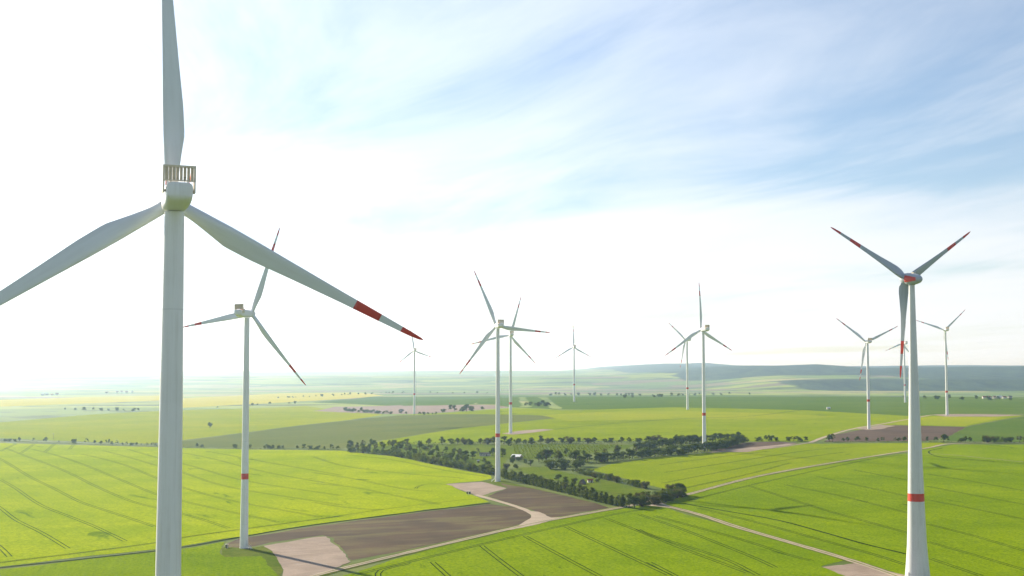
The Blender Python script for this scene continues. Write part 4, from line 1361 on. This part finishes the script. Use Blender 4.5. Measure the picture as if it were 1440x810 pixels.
def orchard_plants():
    rng = random.Random(9)
    V, Fc = [], []
    A, B, C_ = hit(725, 646), hit(720, 626.5), hit(880, 627)
    ux = (C_ - B).normalized()
    uy = (B - A).normalized()
    W, D = (C_ - B).length, (B - A).length
    r = 4.0
    while r < D:
        c = 2.0
        while c < W * (0.35 + 0.65 * r / D):
            p = A + uy * r + ux * (c + rng.uniform(-.5, .5))
            h = rng.uniform(1.4, 2.8)
            for _ in range(16):
                q = p + Vector((rng.gauss(0, .45), rng.gauss(0, .45), 0))
                q.z = gz(q.x, q.y) + h * rng.uniform(0.1, 1)
                nrm = Vector((rng.uniform(-1, 1), rng.uniform(-1, 1), rng.uniform(0, 1))).normalized()
                a = nrm.orthogonal().normalized()
                b_ = nrm.cross(a)
                k = len(V)
                s = rng.uniform(.35, .7)
                V += [tuple(q + a * s), tuple(q + b_ * s * .8), tuple(q - a * s), tuple(q - b_ * s * .8)]
                Fc.append((k, k + 1, k + 2, k + 3))
            c += 4.2
        r += 9.0
    o = mesh_obj('orchard_plants', V, Fc, M_LEAFL)
    tag(o, 'rows of small young plants in the orchard behind the barn', 'plants', None, 'stuff')


orchard_plants()

# ------------------------------------------------------------------ buildings and small things


def gable(name, base, rz, L, W, H, rise, wall_m, roof_m, label, cat, group=None, over=0.4, wins=1, door=True):
    t = empty(name, base, rz)
    tag(t, label, cat, group)
    V = [(-L / 2, -W / 2, -0.4), (L / 2, -W / 2, -0.4), (L / 2, W / 2, -0.4), (-L / 2, W / 2, -0.4),
         (-L / 2, -W / 2, H), (L / 2, -W / 2, H), (L / 2, W / 2, H), (-L / 2, W / 2, H), (-L / 2, 0, H + rise - 0.05), (L / 2, 0, H + rise - 0.05)]
    Fc = [(0, 1, 5, 4), (2, 3, 7, 6), (1, 2, 6, 9, 5), (3, 0, 4, 8, 7)]
    mesh_obj('wall', V, Fc, wall_m, t)
    for s in (-1, 1):
        e = over
        zz = H - rise * e / (W / 2)
        rv = [(-L / 2 - e, s * (W / 2 + e), zz), (L / 2 + e, s * (W / 2 + e), zz), (L / 2 + e, 0, H + rise), (-L / 2 - e, 0, H + rise)]
        rv += [(x, y, z + 0.14) for x, y, z in rv]
        f = [(0, 1, 2, 3), (4, 7, 6, 5), (0, 4, 5, 1), (1, 5, 6, 2), (2, 6, 7, 3), (3, 7, 4, 0)]
        mesh_obj('roof', rv, f, roof_m, t)
    if door:
        dmesh = mesh_obj('door', *boxes([(0, 0, 1.0, 1.1, 0.1, 2.1)]), M_WOOD, t)
        put(dmesh, (L * 0.18, -W / 2 - 0.03, 0))
    for k in range(wins):
        wv = mesh_obj('window', *boxes([(0, 0, 0, 1.0, 0.08, 0.9)]), M_RENDER, t)
        put(wv, (-L * 0.32 + k * L * 0.25, -W / 2 - 0.02, H * 0.6))
        mesh_obj('pane', *boxes([(0, -0.03, 0, 0.8, 0.06, 0.7)]), M_GLASS, wv)
    return t


gable('barn', hit(727, 645.5), R_(-28), 10.5, 8.0, 2.8, 2.2, M_WALL, M_ROOFW, 'barn with gleaming white metal roof right of the central tower', 'barn', wins=2)
gable('shed', hit(682, 641), R_(-6), 12, 5, 2.4, 1.3, M_RENDER, M_ROOFD, 'long low shed with dark roof left of the central tower', 'shed', wins=2)
gable('hut', hit(819, 681), R_(60), 5.0, 4.5, 1.2, 3.0, M_WALL, M_ROOFD, 'steep dark gabled hut at the edge of the paddock', 'hut', wins=0)
gable('shed', hit(830, 678.5), R_(10), 4.5, 3.0, 2.2, 0.9, M_RENDER, M_ROOFR, 'little shed with red roof in the paddock', 'shed', wins=1)
gable('shed', hit(672.5, 650.5), R_(20), 2.0, 1.8, 2.2, 0.6, M_KIOSK, M_ROOFW, 'tiny dark shed with pale roof in the rough orchard', 'shed', wins=0)
gable('shed', hit(1165, 575.5), R_(15), 7.0, 4.0, 3.0, 1.0, M_RENDER, M_ROOFW, 'tiny white shed far out on the dark green plateau', 'shed', wins=1)


def kiosk(base, sx, sy, h, rz, label):
    t = empty('transformer_kiosk', base, rz)
    tag(t, label, 'kiosk')
    mesh_obj('cabinet', *boxes([(0, 0, h / 2, sx, sy, h)]), M_KIOSK, t)
    mesh_obj('roof', *boxes([(0, 0, h + 0.08, sx + 0.3, sy + 0.3, 0.16)]), M_CONC, t)
    mesh_obj('plinth', *boxes([(0, 0, 0.05, sx + 0.2, sy + 0.2, 0.3)]), M_CONC, t)
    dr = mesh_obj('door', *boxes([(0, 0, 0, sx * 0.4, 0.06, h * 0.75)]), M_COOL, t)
    put(dr, (sx * 0.2, -sy / 2 - 0.02, h * 0.5))
    return t


kiosk(hit(319, 771), 1.5, 1.2, 2.2, R_(10), 'small dark cabinet on the grass left of the near turbine base')
kiosk(hit(659, 695), 2.6, 2.2, 2.3, R_(-30), 'dark transformer cabinet at the edge of the central gravel pad')


def pole(base, h, label):
    t = empty('utility_pole', base)
    tag(t, label, 'pole')
    mesh_obj('post', *loft([circle_ring(0.24, -0.5, 10), circle_ring(0.16, h, 10)]), M_WOOD, t, True)
    mesh_obj('crossarm', *boxes([(0, 0, h - 0.8, 2.6, 0.18, 0.22)]), M_WOOD, t)
    for x in (-1.1, 0, 1.1):
        put(mesh_obj('insulator', *loft([circle_ring(0.1, 0, 8), circle_ring(0.13, 0.15, 8), circle_ring(0.05, 0.35, 8)]), M_SEAM, t), (x, 0, h - 0.69))


pole(hit(75, 618), 9.0, 'thin utility pole standing in the pale field beyond the left lane')

# far villages in the haze
random.seed(5)
for grp, pts in (('hazy village houses on the left plain', [(60, 556), (66, 555.5), (73, 556), (80, 555), (150, 553), (165, 552), (171, 551.5), (178, 552), (186, 552)]),
                 ('pale village houses at the far right edge', [(1384, 560.5), (1391, 560), (1398, 560.5), (1405, 560), (1412, 560.5), (1420, 560)])):
    for px, py in pts:
        gable('house', hit(px, py), random.uniform(-.6, .6), random.uniform(9, 14), 7, 4, 3, M_RENDER, random.choice([M_ROOFR, M_ROOFD, M_ROOFW]), grp.replace('houses', 'house').replace('hazy', 'tiny hazy') + ' seen through haze', 'house', grp, wins=0, door=False)

# ------------------------------------------------------------------ haze
HZ_TOP = max(ZMAX, 236.0) + 4.0
hz = mesh_obj('haze', *boxes([(0, 10000, (ZMIN - 1.5 + HZ_TOP) / 2, 48600, 30600, HZ_TOP - ZMIN + 1.5)]), bpy.data.materials.new('haze_air'))
hm = hz.data.materials[0]
hm.use_nodes = True
b = NB(hm.node_tree)
pv = b.n('ShaderNodeVolumePrincipled')
pv.inputs['Color'].default_value = (0.45, 0.67, 0.97, 1)
pv.inputs['Absorption Color'].default_value = (1, 1, 1, 1)      # scatters only, blue most
pv.inputs['Density'].default_value = HAZE_DENSITY
pv.inputs['Anisotropy'].default_value = HAZE_ANISO
oo = b.n('ShaderNodeOutputMaterial')
b.put(oo.inputs['Volume'], pv.outputs[0])
tag(hz, 'thin bright haze over the plain', 'haze', None, 'stuff')
